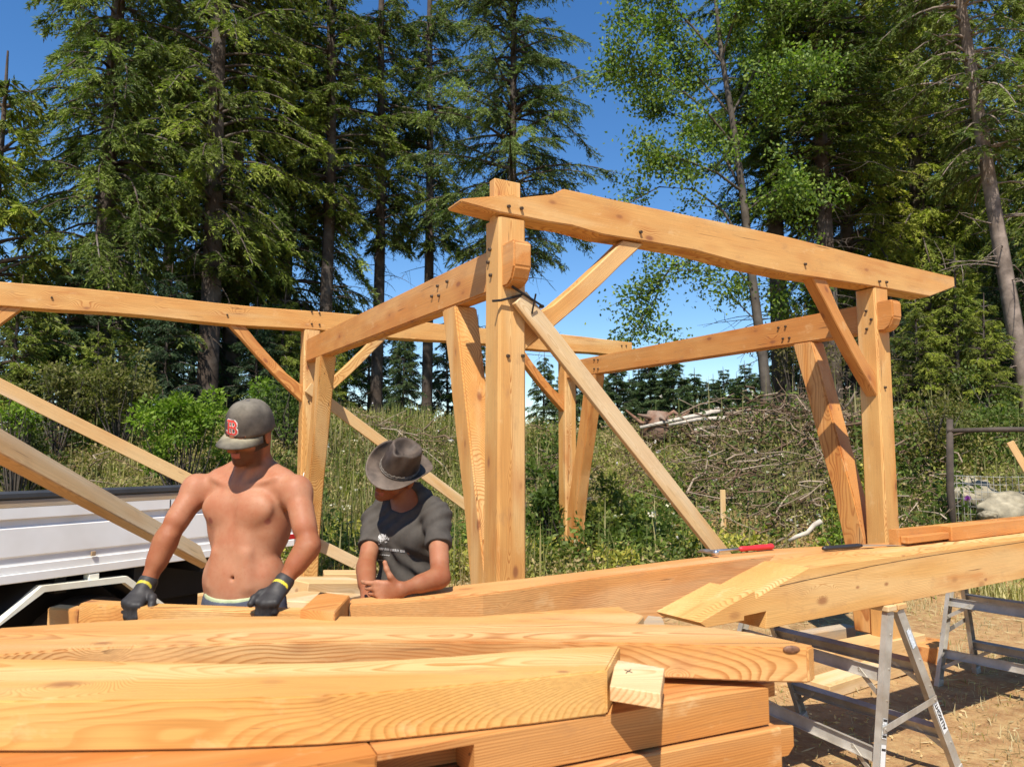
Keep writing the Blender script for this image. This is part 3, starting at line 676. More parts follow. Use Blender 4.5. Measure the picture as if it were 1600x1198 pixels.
# ---------------------------------------------------------------- truck
TD = Vector((math.sin(R(32)), math.cos(R(32)), 0)); TO = Vector((-2.65, 3.8, 0)); MTk = basis(TO, TD)   # local x to the tail, y away from us
trk = empty('flatbed_truck', TO + TD * 0 + Vector((-.6, .4, 0))); tag(trk, 'white drop-side flatbed truck parked behind the bare-chested man', 'truck')
WH = plain('white_truck_paint', (.80, .79, .76), .38, var=.03, scale=2, dirt=(.58, .53, .46)); DK = plain('dark_chassis', (.02, .018, .016), .8)
RB = plain('black_rubber_rail', (.035, .038, .042), .5, var=.3); CRM = plain('cream_fender_edge', (.78, .77, .64), .5, dirt=(.55, .42, .24))
X0, X1, WD = -2.0, 1.98, 1.75
bm = bmesh.new(); box(bm, X0, X1, .036, WD - .036, 1.0, 1.045); bm_obj('bed_floor', bm, OLD, trk, MTk)
def side(y, sg, name='side_gate'):
    bm = bmesh.new()
    pr = [(0, .985), (0, 1.022), (.012, 1.024), (.012, 1.062), (.002, 1.072), (.002, 1.214), (.018, 1.226), (.018, 1.256), (-.006, 1.266), (-.006, 1.322), (.034, 1.322), (.034, .985)]
    prism(bm, [(p[0] * sg, p[1]) for p in pr], X0, X1, 0)
    Q = Matrix(((0, 1, 0, 0), (1, 0, 0, 0), (0, 0, 1, 0), (0, 0, 0, 1)))
    bmesh.ops.transform(bm, matrix=Q, verts=bm.verts); bmesh.ops.transform(bm, matrix=Matrix.Translation((0, y, 0)), verts=bm.verts)
    g = bm_obj(name, bm, WH, trk, MTk)
    bm = bmesh.new(); box(bm, X0, X1, y - .004 * sg if sg > 0 else y - .03, y + .03 if sg > 0 else y + .004, 1.323, 1.362, .003); bm_obj('wood_strip', bm, OLD, g, MTk)
    bm = bmesh.new(); box(bm, X0, X1 + .02, min(y - .012 * sg, y + .045 * sg), max(y - .012 * sg, y + .045 * sg), 1.363, 1.408, .012); bm_obj('top_rail', bm, RB, g, MTk)
    for xx in (-1.1, .52, 1.4):
        bm = bmesh.new(); box(bm, xx - .012, xx + .012, y - .012 * sg if sg > 0 else y, y if sg > 0 else y + .012, 1.03, 1.055, .002); bm_obj('hinge', bm, plain('rusty_hinge', (.33, .22, .12), .8), g, MTk)
side(0, 1)
for xx in (-.55, 1.28):
    bm = bmesh.new(); box(bm, xx - .02, xx + .02, -.022, .0, 1.10, 1.19, .004); box(bm, xx - .008, xx + .008, -.034, -.02, 1.06, 1.16, .003); bm_obj('latch', bm, plain('latch_steel', (.22, .21, .2), .5, .5, dirt=(.3, .2, .12)), trk, MTk)
bm = bmesh.new()
for xx in (-.95, .98): box(bm, xx - .003, xx + .003, -.0075, .0, 1.03, 1.32, 0)
bm_obj('gate_seam', bm, DK, trk, MTk)
bm = bmesh.new(); box(bm, X0, X1, -.012, .03, .935, .983, .004); box(bm, X0, X1, WD - .03, WD + .012, .935, .983, .004)
box(bm, X1 - .03, X1 + .012, .035, WD - .035, .935, .999, .004); bm_obj('bed_rail', bm, WH, trk, MTk)
bm = bmesh.new(); box(bm, X1 - .035, X1, .04, WD - .04, 1.06, 1.25, .01); bm_obj('tail_gate', bm, WH, trk, MTk)
bm = bmesh.new(); box(bm, -3.9, X1 - .1, .45, .55, .62, .93); box(bm, -3.9, X1 - .1, WD - .55, WD - .45, .62, .93)
for xx in np.arange(X0 + .1, X1, .45): box(bm, xx, xx + .06, .05, WD - .05, .84, .934, 0)
box(bm, -.4, 1.6, .56, WD - .56, .45, .8, 0); bm_obj('chassis', bm, DK, trk, MTk)
bm = bmesh.new(); box(bm, .5, .56, -.01, .05, .895, .93, .004); bm_obj('marker_lamp', bm, plain('white_lamp', (.8, .78, .66), .3), trk, MTk)
WC = .62
def wheel(x, y):
    bm = bmesh.new(); prof = [(-.09, .24), (-.105, .30), (-.10, .35), (-.075, .372), (.075, .372), (.10, .35), (.105, .30), (.09, .24)]
    n = 44; rings = []
    for k in range(n):
        a_ = 2 * math.pi * k / n; kk_ = .004 if k % 2 else 0
        rings.append([bm.verts.new(((r - (kk_ if r > .36 else 0)) * math.cos(a_), yy, (r - (kk_ if r > .36 else 0)) * math.sin(a_))) for yy, r in prof])
    for i in range(n):
        a_, b_ = rings[i], rings[(i + 1) % n]
        for j in range(len(prof)): bm.faces.new((a_[j], a_[(j + 1) % len(prof)], b_[(j + 1) % len(prof)], b_[j]))
    c = MTk @ Matrix.Translation((x, y, .40))
    wl = empty('wheel', (0, 0, 0), parent=trk); wl.matrix_basis = wmat(trk).inverted() @ c; WM[wl.name] = c
    bm_obj('tyre', bm, plain('dusty_tyre', (.10, .085, .07), .9, var=.3, dirt=(.25, .17, .10)), wl, c)
    bm = bmesh.new(); cyl(bm, (0, 0, 0), (0, 1, 0), .245, .09, 32); cyl(bm, (0, -.03, 0), (0, 1, 0), .09, .14, 20)
    for k in range(6): cyl(bm, (.14 * math.cos(k * math.pi / 3), -.045, .14 * math.sin(k * math.pi / 3)), (0, 1, 0), .014, .03, 8)
    bm_obj('rim', bm, plain('steel_rim', (.35, .34, .32), .5, .4, dirt=(.25, .18, .12)), wl, c)
for x_ in (WC, -3.0):
    for y_ in (.20, WD - .20): wheel(x_, y_)
def fender(y0, y1, nm='fender'):
    bm = bmesh.new(); path = [(-.06, .66), (.26, .872), (.70, .858), (1.05, .57)]
    out = [(-.11, .62), (.245, .905), (.715, .892), (1.12, .56)]
    a1 = [bm.verts.new((x, y0, z)) for x, z in path]; a2 = [bm.verts.new((x, y0, z)) for x, z in out]
    b1 = [bm.verts.new((x, y1, z)) for x, z in path]; b2 = [bm.verts.new((x, y1, z)) for x, z in out]
    for i in range(3):
        bm.faces.new((a1[i], a1[i + 1], a2[i + 1], a2[i])); bm.faces.new((b1[i], b2[i], b2[i + 1], b1[i + 1]))
        bm.faces.new((a1[i], b1[i], b1[i + 1], a1[i + 1])); bm.faces.new((a2[i], a2[i + 1], b2[i + 1], b2[i]))
    for i in (0, 3): bm.faces.new((a1[i], a2[i], b2[i], b1[i]))
    return bm_obj(nm, bm, CRM, trk, MTk)
fender(-.03, .03); bmx = fender(.032, .36, 'mudguard'); bmx.data.materials[0] = DK
bmx = fender(WD - .36, WD - .08, 'mudguard'); bmx.data.materials[0] = DK
bm = bmesh.new(); box(bm, X1 + .0, X1 + .05, .02, .34, .955, 1.09, .006); tl = bm_obj('tail_lamp', bm, WH, trk, MTk)
bm = bmesh.new(); box(bm, X1 - .06, X1 + .055, -.006, .16, .985, 1.02, .003); bm_obj('red_lens', bm, plain('red_lens', (.45, .01, .015), .2), tl, MTk)
# cab, ahead of the bed
bm = bmesh.new()
prism(bm, [(-3.95, .45), (-2.12, .45), (-2.12, 2.0), (-2.3, 2.08), (-3.3, 2.08), (-3.85, 1.35), (-3.95, 1.2)], .02, WD - .02, .03, 2)
cab = bm_obj('cab', bm, WH, trk, MTk)
bm = bmesh.new(); prism(bm, [(-3.62, 1.4), (-2.45, 1.4), (-2.45, 1.92), (-3.25, 1.92)], .014, .03, .004)
bm_obj('side_window', bm, plain('tinted_glass', (.02, .025, .03), .05), cab, MTk)
bm = bmesh.new(); box(bm, -3.1, -2.95, -.005, .03, 1.15, 1.18, .004); bm_obj('door_handle', bm, DK, cab, MTk)
# ---------------------------------------------------------------- foliage meshes
BARK = plain('fir_bark', (.075, .056, .044), .95, var=.5, scale=3, bump=.8, dirt=(.19, .17, .15), spec=.1)
BARKG = plain('grey_bark', (.085, .07, .056), .9, var=.4, scale=4, bump=.6, dirt=(.15, .13, .11), spec=.1)
LEAF = tinted('needles', trans=.28, rough=.6, var=.45, scale=.7, spec=.25, each=.22)
LEAFB = tinted('broad_leaves', trans=.35, rough=.55, var=.25, scale=1.2, spec=.25)
GRASS = tinted('grass_blades', trans=.3, rough=.6, var=.25, scale=1.5)
STICK = tinted('dead_wood', rough=.9, var=.3, scale=4, spec=.15)

def unit(v): return v / np.maximum(np.linalg.norm(v, axis=-1, keepdims=True), 1e-9)
def leaves_mesh(name, c, d, ln, wd, cols, rs, fold=.0):
    """diamond leaves at c pointing along d"""
    n = len(c); d = unit(d); r = unit(np.cross(d, unit(rs.normal(size=(n, 3)))))
    ln = np.broadcast_to(ln, n)[:, None]; wd = np.broadcast_to(wd, n)[:, None]
    v = np.stack([c, c + d * ln * .45 + r * wd * .5, c + d * ln, c + d * ln * .45 - r * wd * .5], 1)
    f = np.arange(n * 4).reshape(n, 4)
    return np_mesh(name, v.reshape(-1, 3), f, 4, np.repeat(cols, 4, 0))
def tubes_np(paths, n=5):
    """paths: list of (pts(k,3), radii(k)) -> verts, quads"""
    V, Fc = [], []; base = 0
    ang = np.arange(n) * 2 * np.pi / n
    for P, rad in paths:
        P = np.asarray(P, float); k = len(P); rad = np.broadcast_to(rad, k)
        d = unit(np.gradient(P, axis=0)); ref = np.array([0, 0, 1.0]) if abs(d[0][2]) < .8 else np.array([1.0, 0, 0])
        u = unit(np.cross(d, ref)); v = np.cross(d, u)
        ring = P[:, None] + (u[:, None] * np.cos(ang)[None, :, None] + v[:, None] * np.sin(ang)[None, :, None]) * rad[:, None, None]
        V.append(ring.reshape(-1, 3)); i = np.arange(k - 1)[:, None] * n + np.arange(n)[None]; j = np.arange(k - 1)[:, None] * n + (np.arange(n)[None] + 1) % n
        Fc.append(base + np.stack([i, j, j + n, i + n], -1).reshape(-1, 4)); base += k * n
    return np.concatenate(V), np.concatenate(Fc)

def conifer(seed, H, base, Rm, trunk_r, dens=1.0, droop=.35, col=((.028, .055, .014), (.085, .115, .026)), dead=True, vis=15, leaf=.15, lean=(0, 0), clump=.55):
    rs = np.random.RandomState(seed)
    hs = np.linspace(0, H, 14)
    tx = lean[0] * hs + .10 * np.sin(hs * .5 + seed) * (hs / H); ty = lean[1] * hs + .10 * np.cos(hs * .37 + seed) * (hs / H)
    P = np.stack([tx, ty, hs - .3], 1); paths = [(P, trunk_r * (1 - hs / H) ** .8 + .012)]
    at_h = lambda h: np.array([np.interp(h, hs, tx), np.interp(h, hs, ty), h - .3])
    C, D, L, K = [], [], [], []
    h = base
    while h < H - .2:
        fr = (h - base) / (H - base)
        env = Rm * (1 - fr) ** .75 * min(1, .45 + fr * 4)
        nb = rs.randint(4, 7) if h < vis else 2
        for _ in range(nb):
            a = rs.rand() * 2 * np.pi; bl = env * rs.uniform(.5, 1.12)
            if bl < .25: continue
            rise = rs.uniform(.05, .45) + .5 * fr
            k = np.linspace(0, 1, 7); dr = droop * rs.uniform(.5, 1.5)
            bend = rs.uniform(-.25, .25)
            rad = bl * k
            aa = a + bend * k
            pts = at_h(h)[None] + np.stack([rad * np.cos(aa), rad * np.sin(aa), bl * (rise * k - dr * 1.3 * k ** 2)], 1)
            paths.append((pts, np.linspace(.035, .007, 7) * (.6 + bl * .25)))
            m = int(bl * 11 * dens) + 2
            t0 = rs.uniform(.16, 1, m) ** .8; sd = rs.choice([-1, 1], m)
            o = np.stack([np.interp(t0, k, pts[:, i]) for i in range(3)], 1)
            out = np.stack([np.cos(a + bend * t0), np.sin(a + bend * t0), 0 * t0], 1)
            lat = np.stack([-out[:, 1], out[:, 0], out[:, 2]], 1) * sd[:, None]
            tl = (.22 + .45 * (1 - t0)) * rs.uniform(.6, 1.3, m) * min(1.4, .5 + bl * .35)
            td = unit(out * rs.uniform(.5, 1.0, m)[:, None] + lat * rs.uniform(.3, 1.0, m)[:, None] + np.stack([0 * t0, 0 * t0, rs.uniform(-.75, .12, m) - droop * .6], 1))
            q = 24
            u = rs.uniform(.02, 1, (m, q))
            c = o[:, None] + td[:, None] * (tl[:, None] * u)[..., None] + np.array([0, 0, -1.0]) * (u ** 2 * tl[:, None] * droop * .7)[..., None]
            side_ = np.cross(td, np.array([0, 0, 1.0]))[:, None] * rs.choice([-1, 1], (m, q))[..., None]
            dd = td[:, None] * .75 + side_ * .6 + rs.normal(size=(m, q, 3)) * .28 + np.array([0, 0, -.22])
            C.append(c.reshape(-1, 3)); D.append(dd.reshape(-1, 3))
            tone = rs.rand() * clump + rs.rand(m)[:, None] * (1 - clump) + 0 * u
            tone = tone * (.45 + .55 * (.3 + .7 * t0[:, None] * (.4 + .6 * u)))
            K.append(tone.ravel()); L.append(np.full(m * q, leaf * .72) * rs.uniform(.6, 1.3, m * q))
        h += rs.uniform(.18, .42) / (.55 + .45 * dens) if h < vis else .8
    if dead:
        for _ in range(int(26 * base / 4) + 8):
            hh = rs.uniform(.8, base + 2.5); a = rs.rand() * 6.28; bl = rs.uniform(.3, 1.9) * min(1, .4 + hh / 5)
            k = np.linspace(0, 1, 5); w = rs.uniform(-.5, .5)
            pts = at_h(hh)[None] + np.stack([bl * k * np.cos(a + w * k), bl * k * np.sin(a + w * k), bl * (.15 * k - rs.uniform(.1, .7) * k * k)], 1)
            paths.append((pts, np.linspace(.016, .004, 5)))
            for __ in range(3):
                kk = rs.uniform(.4, .9); p0 = np.array([np.interp(kk, k, pts[:, i]) for i in range(3)]); e = p0 + rs.normal(size=3) * .3 * bl * .5 + np.array([0, 0, -.12])
                paths.append((np.stack([p0, (p0 + e) / 2 + rs.normal(size=3) * .03, e]), np.array([.006, .004, .003])))
    V, Fq = tubes_np(paths, 6)
    tm = np_mesh('trunk', V, Fq, 4, smooth=True); tm.materials.append(BARK)
    C = np.concatenate(C); D = np.concatenate(D); K = np.clip(np.concatenate(K), 0, 1)[:, None]; L = np.concatenate(L)
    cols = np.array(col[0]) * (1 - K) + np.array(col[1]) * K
    brown = rs.rand(len(C)) < .05; cols[brown] = (.11, .075, .035)
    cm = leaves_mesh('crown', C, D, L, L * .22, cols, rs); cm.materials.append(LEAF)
    return tm, cm
def plant_tree(name, meshes, x, y, rz=0, sc=1, label='', cat='tree', group=None, z=None, sxy=None):
    root = empty(name, (x, y, (gz(x, y) if z is None else z)), rz)
    root.scale = (sxy or sc, sxy or sc, sc); tag(root, label, cat, group)
    for nm, me in zip(('trunk', 'crown'), meshes):
        c = bpy.data.objects.new(nm, me); COL.objects.link(c); c.parent = root
    return root
DG = ((.026, .050, .012), (.23, .28, .045)); YG = ((.055, .08, .017), (.42, .43, .065)); MG = ((.034, .062, .014), (.37, .41, .06)); BG = ((.025, .052, .024), (.13, .18, .06))
K_dense = conifer(1, 22, 1.6, 3.1, .26, 1.25, .55, MG, leaf=.17)
K_dark = conifer(2, 23, 3.6, 2.9, .24, 1.15, .5, DG, leaf=.17)
K_big = conifer(3, 24, 4.4, 3.3, .30, .9, .5, MG, leaf=.17)
K_high = conifer(4, 23, 6.6, 2.4, .20, 1.2, .4, DG, leaf=.16)
K_light = conifer(5, 20, 5.6, 3.5, .17, 1.5, .35, ((.045, .075, .022), (.33, .38, .085)), leaf=.15)
K_yel = conifer(6, 20, 3.4, 2.9, .20, 1.25, .5, YG, leaf=.17)
K_lean = conifer(16, 18, 5.6, 2.1, .17, 1.0, .5, ((.045, .07, .016), (.27, .31, .055)), leaf=.15, lean=(-.12, 0))
K_lean[0].materials[0] = plain('pale_scaly_bark', (.24, .19, .155), .95, var=.45, scale=5, bump=.7, dirt=(.12, .09, .07), spec=.1)
K_small = conifer(7, 5.2, .15, 1.6, .07, 1.5, .3, MG, dead=False, leaf=.14)
K_smalld = conifer(8, 6.5, .2, 1.9, .08, 1.5, .35, BG, dead=False, leaf=.16)
K_far = conifer(9, 11, .4, 2.5, .16, .8, .25, BG, dead=False, leaf=.30)
K_far2 = conifer(10, 9, .3, 1.7, .13, .9, .2, BG, dead=False, leaf=.28)
rt = random.Random(4)
ORD = ('leftmost', 'second', 'third', 'fourth', 'fifth', 'sixth', 'seventh', 'eighth', 'ninth', 'tenth', 'eleventh', 'twelfth', 'thirteenth', 'fourteenth', 'fifteenth', 'sixteenth', 'seventeenth', 'eighteenth', 'rightmost')
def rank(lst, px, n=None):
    k = sorted(q[0] for q in lst).index(px); return 'rightmost' if k == len(lst) - 1 else ('leftmost' if k == 0 else ORD[k] + ' from the left')
def T(px, Y, meshes, label, sc=1, group=None, name='fir_tree', cat='fir tree', z=None, sxy=None, rz=None):
    x = at(px, 640, Y).x; return plant_tree(name, meshes, x, Y, rt.random() * 6.28 if rz is None else rz, sc, label, cat, group, z, sxy)
T(-35, 15.6, K_small, 'short dense fir at the left edge of the picture', 1.75)
T(150, 17.6, K_dense, 'tall dense drooping fir, leftmost of the tall firs, reaching almost to the ground')
T(322, 18.6, K_big, 'tall fir with the thickest bare grey trunk, standing behind the man in the cap')
T(357, 20.4, K_dark, 'slimmer dark fir just right of the thickest trunk', 1.0)
T(252, 22.5, K_high, 'tall dark fir in the second row left of the thickest trunk', 1.05)
T(437, 22.5, K_dense, 'dense dark fir, second to the right of the thickest trunk', 1.1)
T(505, 21.5, K_high, 'fir with a dark trunk above the left rear post', 1.05)
T(588, 23.5, K_high, 'high-crowned fir with a bare trunk left of the sloping tie beam middle')
T(667, 25.5, K_high, 'slender fir with a thin bare dark trunk left of the near corner post', 1.08, sxy=.95)
T(800, 21.5, K_light, 'airy light green fir rising right behind the near corner post')
T(1222, 20, K_high, 'fir with the left of the two thick trunks above the right half of the plate', 1.0, sxy=1.25)
T(1303, 18.3, K_high, 'fir with the right one of two thick trunks behind the right post', .95, sxy=1.2)
T(1335, 21.5, K_yel, 'yellowish drooping fir between the right post and the leaning trunk', 1.1)
T(1450, 22, K_dense, 'dense fir directly above the beam tip of the near plate', 1.05)
T(1612, 15.2, K_lean, 'fir with a pale trunk leaning left above the dark rail', rz=.2)
T(1500, 25, K_dark, 'dark fir in the second row above the fence', 1.1)
T(1720, 17, K_dense, 'dense fir at the right edge of the picture')
T(1390, 27, K_dark, 'dark fir in the second row behind the right post', 1.1)
gB = 'firs in the second row'
ROW2 = ((190, 30, K_dense, .9), (300, 31, K_smalld, 1.5), (395, 30, K_smalld, 1.6), (455, 27, K_smalld, .9), (540, 32, K_smalld, 1.1), (625, 31, K_smalld, .95), (575, 27, K_small, 1.0), (700, 33, K_smalld, 1.0), (745, 30, K_small, 1.1), (850, 36, K_smalld, .8), (1240, 30, K_smalld, 1.0), (1290, 26, K_small, 1.3), (1345, 31, K_smalld, 1.6), (1420, 28, K_smalld, 1.7), (1490, 30, K_smalld, 1.8), (1560, 24, K_smalld, 1.6), (1640, 27, K_dense, .8))
for i, (px, Y, k, s_) in enumerate(ROW2):
    T(px, Y, k, 'shaded fir of the back row, %s of those behind the tall trunks' % rank(ROW2, px), s_, gB)
gU = 'young firs under the tall trees'
YNG = ((20, 14.6, K_small, .75), (95, 16, K_smalld, .65), (150, 15.2, K_small, .5), (255, 16.5, K_smalld, .62), (300, 20, K_smalld, .9), (400, 18.5, K_smalld, .55), (440, 19.5, K_small, .8), (520, 19, K_small, .55), (630, 19, K_smalld, .45), (1440, 15.2, K_small, .62), (1500, 15.5, K_small, .8), (1545, 14.5, K_small, .55), (1590, 17, K_smalld, .8), (1400, 17.5, K_smalld, .7))
for i, (px, Y, k, s_) in enumerate(YNG):
    T(px, Y, k, 'young bushy fir branched to the ground, %s of the young ones' % rank(YNG, px), s_, gU, 'young_fir', 'young fir')
gF = 'distant firs beyond the clearing'
FARS = ((925, 590, 92), (942, 600, 100), (965, 583, 95), (985, 603, 110), (1000, 596, 104), (1018, 574, 96), (1036, 590, 105), (1054, 570, 92), (1072, 606, 112), (1088, 596, 98), (1105, 612, 108), (1118, 604, 114), (1134, 596, 94), (1150, 603, 104), (1168, 588, 90), (1190, 596, 98), (1210, 590, 92), (880, 600, 98), (900, 596, 90))
for i, (px, yt, Y) in enumerate(FARS):
    x_, u_ = ray(px, yt); g_ = gz(x_ * Y, Y); k = (K_far, K_far2)[i % 2]; hh = (CAMZ + u_ * Y - g_) * 1.22
    sc = hh / (11 if i % 2 == 0 else 9)
    T(px, Y, k, 'small distant fir on the skyline, %s of the distant ones' % rank(FARS, px), sc, gF, 'distant_fir', 'fir tree', sxy=sc * 1.35)

# ---------------------------------------------------------------- alder with hanging limbs
def alder():
    rs = np.random.RandomState(11); Y0 = 16.8
    q = lambda px, py, dy=0: np.array(at(px, py, Y0 + dy))
    tr = np.array([q(1203, 660), q(1192, 560), q(1176, 440), q(1160, 300), q(1143, 180), q(1128, 90), q(1118, 0), q(1110, -110)])
    g = gz(tr[0][0], Y0); tr[0][2] = g - .2
    paths = [(tr, np.linspace(.13, .03, 8))]; tips = []
    def limb(pts, r0, leafy=1.0, sub=7, r1=.01):
        pts = np.array(pts, float); paths.append((pts, np.linspace(r0, r1, len(pts))))
        n = len(pts)
        for _ in range(sub):
            k = rs.uniform(.25, 1) * (n - 1); i = int(min(k, n - 2)); p = pts[i] + (pts[i + 1] - pts[i]) * (k - i)
            d = unit(rs.normal(size=3) * np.array([1, .8, .6]) + unit(pts[-1] - pts[0]) * .6 + np.array([0, 0, .1])); l = rs.uniform(.4, 1.1)
            e = p + d * l + np.array([0, 0, -.12 * l]); m = (p + e) / 2 + rs.normal(size=3) * .06
            paths.append((np.stack([p, m, e]), np.array([.012, .008, .004])))
            for tt in np.linspace(.25, 1.05, 6): tips.append((p + (e - p) * tt, leafy))
    limb([q(1172, 400), q(1130, 330), q(1085, 296), q(1030, 292), q(960, 330)], .035, .35, 9)
    limb([q(1160, 300), q(1120, 270, -.5), q(1070, 250, -.9), q(1000, 230, -1.1)], .035, .9, 12)
    limb([q(1160, 300), q(1130, 240, .5), q(1080, 190, .9), q(985, 150, 1.1)], .035, 1, 14)
    limb([q(1150, 230), q(1100, 170, -.3), q(1040, 120, -.6), q(950, 95, -.7)], .03, 1, 16)
    limb([q(1143, 180), q(1090, 120, .6), q(1040, 50, 1), q(980, 20, 1.2)], .03, 1, 16)
    limb([q(1130, 100), q(1080, 40, 0), q(1030, -10, 0), q(980, -60, 0)], .03, 1, 16)
    limb([q(1150, 230), q(1190, 180, -.6), q(1230, 130, -1), q(1260, 90, -1.2)], .03, 1, 15)
    limb([q(1143, 180), q(1180, 110, .4), q(1210, 40, .6), q(1250, -20, .8)], .03, 1, 15)
    limb([q(1166, 330), q(1205, 300, -.4), q(1240, 290, -.8), q(1270, 300, -.9)], .03, 1, 10)
    limb([q(1128, 90), q(1150, 20, -.5), q(1170, -60, -.7)], .03, 1, 14)
    limb([q(1178, 460), q(1140, 400, -.3), q(1085, 405, -.5), q(1050, 415, -.6), q(1010, 470, -.7)], .022, .6, 7)
    limb([q(1050, 415, -.6), q(1035, 440, -.6), q(1015, 485, -.6), q(1000, 520, -.6)], .012, 1.0, 7)
    limb([q(1180, 500), q(1150, 470, .3), q(1130, 440, .4), q(1100, 430, .6)], .018, .8, 7)
    limb([q(1190, 560), q(1220, 480, .3), q(1245, 440, .4), q(1250, 400, .6)], .018, .8, 8)
    C, D, W = [], [], []
    for p, lf in tips:
        n = int(rs.poisson(32 * lf)) + 1
        C.append(p + rs.normal(size=(n, 3)) * .17); D.append(rs.normal(size=(n, 3)) + np.array([0, 0, -.6]))
    C = np.concatenate(C); D = np.concatenate(D); n = len(C)
    base = np.array(at(1203, 660, Y0)); base[2] = g
    V, Fq = tubes_np(paths, 6); V -= base; C -= base
    k = rs.rand(n, 1) ** 1.5
    cols = np.array((.055, .10, .02)) * (1 - k) + np.array((.26, .34, .05)) * k
    tm = np_mesh('trunk', V, Fq, 4, smooth=True); tm.materials.append(BARKG)
    cm = leaves_mesh('crown', C, D, rs.uniform(.07, .125, n), rs.uniform(.045, .07, n), cols, rs); cm.materials.append(LEAFB)
    r = empty('alder_tree', tuple(base)); tag(r, 'slender leaning alder with loose light leaves, its limbs hanging over the blue gap', 'alder tree')
    for nm, me in (('trunk', tm), ('crown', cm)):
        o = bpy.data.objects.new(nm, me); COL.objects.link(o); o.parent = r
alder()

# ---------------------------------------------------------------- bushes
def bush(px, py, Y, rx, rz, n, col, label, seed, lf=.09):
    rs = np.random.RandomState(seed); c = np.array(at(px, py, Y)); g = gz(c[0], c[1]); base = np.array([c[0], c[1], g])
    lob = rs.normal(size=(26, 3)) * np.array([rx, rx * .8, rz]) * .55 + np.array([0, 0, c[2] - g])
    lob[:, 2] = np.maximum(lob[:, 2], .15)
    k = rs.randint(0, 26, n); d = unit(rs.normal(size=(n, 3))); C = lob[k] + d * (.30 * rx) * rs.rand(n, 1) ** .4
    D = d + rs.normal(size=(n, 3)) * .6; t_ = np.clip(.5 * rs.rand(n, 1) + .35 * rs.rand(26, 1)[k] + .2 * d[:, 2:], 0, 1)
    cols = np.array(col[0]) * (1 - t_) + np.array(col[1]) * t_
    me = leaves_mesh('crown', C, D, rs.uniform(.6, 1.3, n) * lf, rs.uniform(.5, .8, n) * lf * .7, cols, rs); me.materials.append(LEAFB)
    paths = [(np.stack([np.zeros(3), l * .5 + rs.normal(size=3) * .06, l]), np.array([.018, .012, .005])) for l in lob]
    V, Fq = tubes_np(paths, 5); sm = np_mesh('stems', V, Fq, 4); sm.materials.append(BARKG)
    r = empty('bush', tuple(base)); tag(r, label, 'bush')
    for nm, m in (('stems', sm), ('crown', me)):
        o = bpy.data.objects.new(nm, m); COL.objects.link(o); o.parent = r
BR = ((.07, .13, .012), (.24, .33, .035))
bush(288, 670, 12.8, .72, .55, 5200, BR, 'bright green rounded bush left of the man in the cap', 21)
bush(190, 610, 14.5, .6, .7, 2600, ((.09, .10, .025), (.23, .21, .06)), 'yellowish loose bush up the bank left of the bright green one', 22)
bush(95, 605, 14.2, .5, .5, 1800, ((.08, .09, .025), (.22, .2, .06)), 'yellowish small bush above the left slanting boards', 23)
bush(1400, 610, 15.5, 1.0, .9, 3000, ((.08, .07, .03), (.22, .18, .08)), 'olive brown bush right of the right post', 24, .08)
bush(1450, 700, 11.8, .55, .7, 2200, ((.08, .08, .02), (.24, .20, .05)), 'dry yellow-green bush left of the dark fence post', 25, .07)
bush(1240, 540, 17.5, .8, .8, 2200, ((.08, .08, .025), (.22, .17, .05)), 'brownish bush beside the alder foot', 26, .08)
bush(1335, 830, 9.3, .22, .2, 500, BR, 'small bright green weed clump beside the right inclined strut', 27, .07)
bush(30, 650, 12.6, .35, .3, 700, BR, 'small bright bush at the left edge under the upper slanting board', 28, .08)

bush(1500, 690, 12.6, .9, .7, 3600, ((.05, .06, .018), (.20, .20, .05)), 'olive bush behind the dark rail at the right', 31, .07)
bush(1580, 700, 12.8, .8, .7, 3000, ((.04, .07, .015), (.16, .21, .04)), 'green bush right behind the wire mesh', 32, .07)
bush(1330, 660, 14.2, .7, .4, 1600, ((.09, .08, .035), (.25, .20, .09)), 'dull olive bush between the inclined strut and the right post', 33, .07)
bush(450, 640, 15, .8, .5, 2600, ((.05, .09, .018), (.15, .2, .04)), 'green bush on the bank right of the cap', 34, .08)
bush(860, 800, 11.2, .35, .45, 1900, ((.035, .07, .012), (.12, .17, .03)), 'dark leafy bush between the near corner post and the rear middle post', 35, .10)
bush(960, 800, 11.4, .5, .35, 1900, ((.07, .11, .02), (.28, .28, .05)), 'yellow-green leafy bush right of the rear middle post', 36, .09)
bush(40, 700, 13.2, .8, .4, 2400, ((.03, .05, .012), (.10, .12, .03)), 'dark low bush at the left edge behind the truck rail', 37, .08)
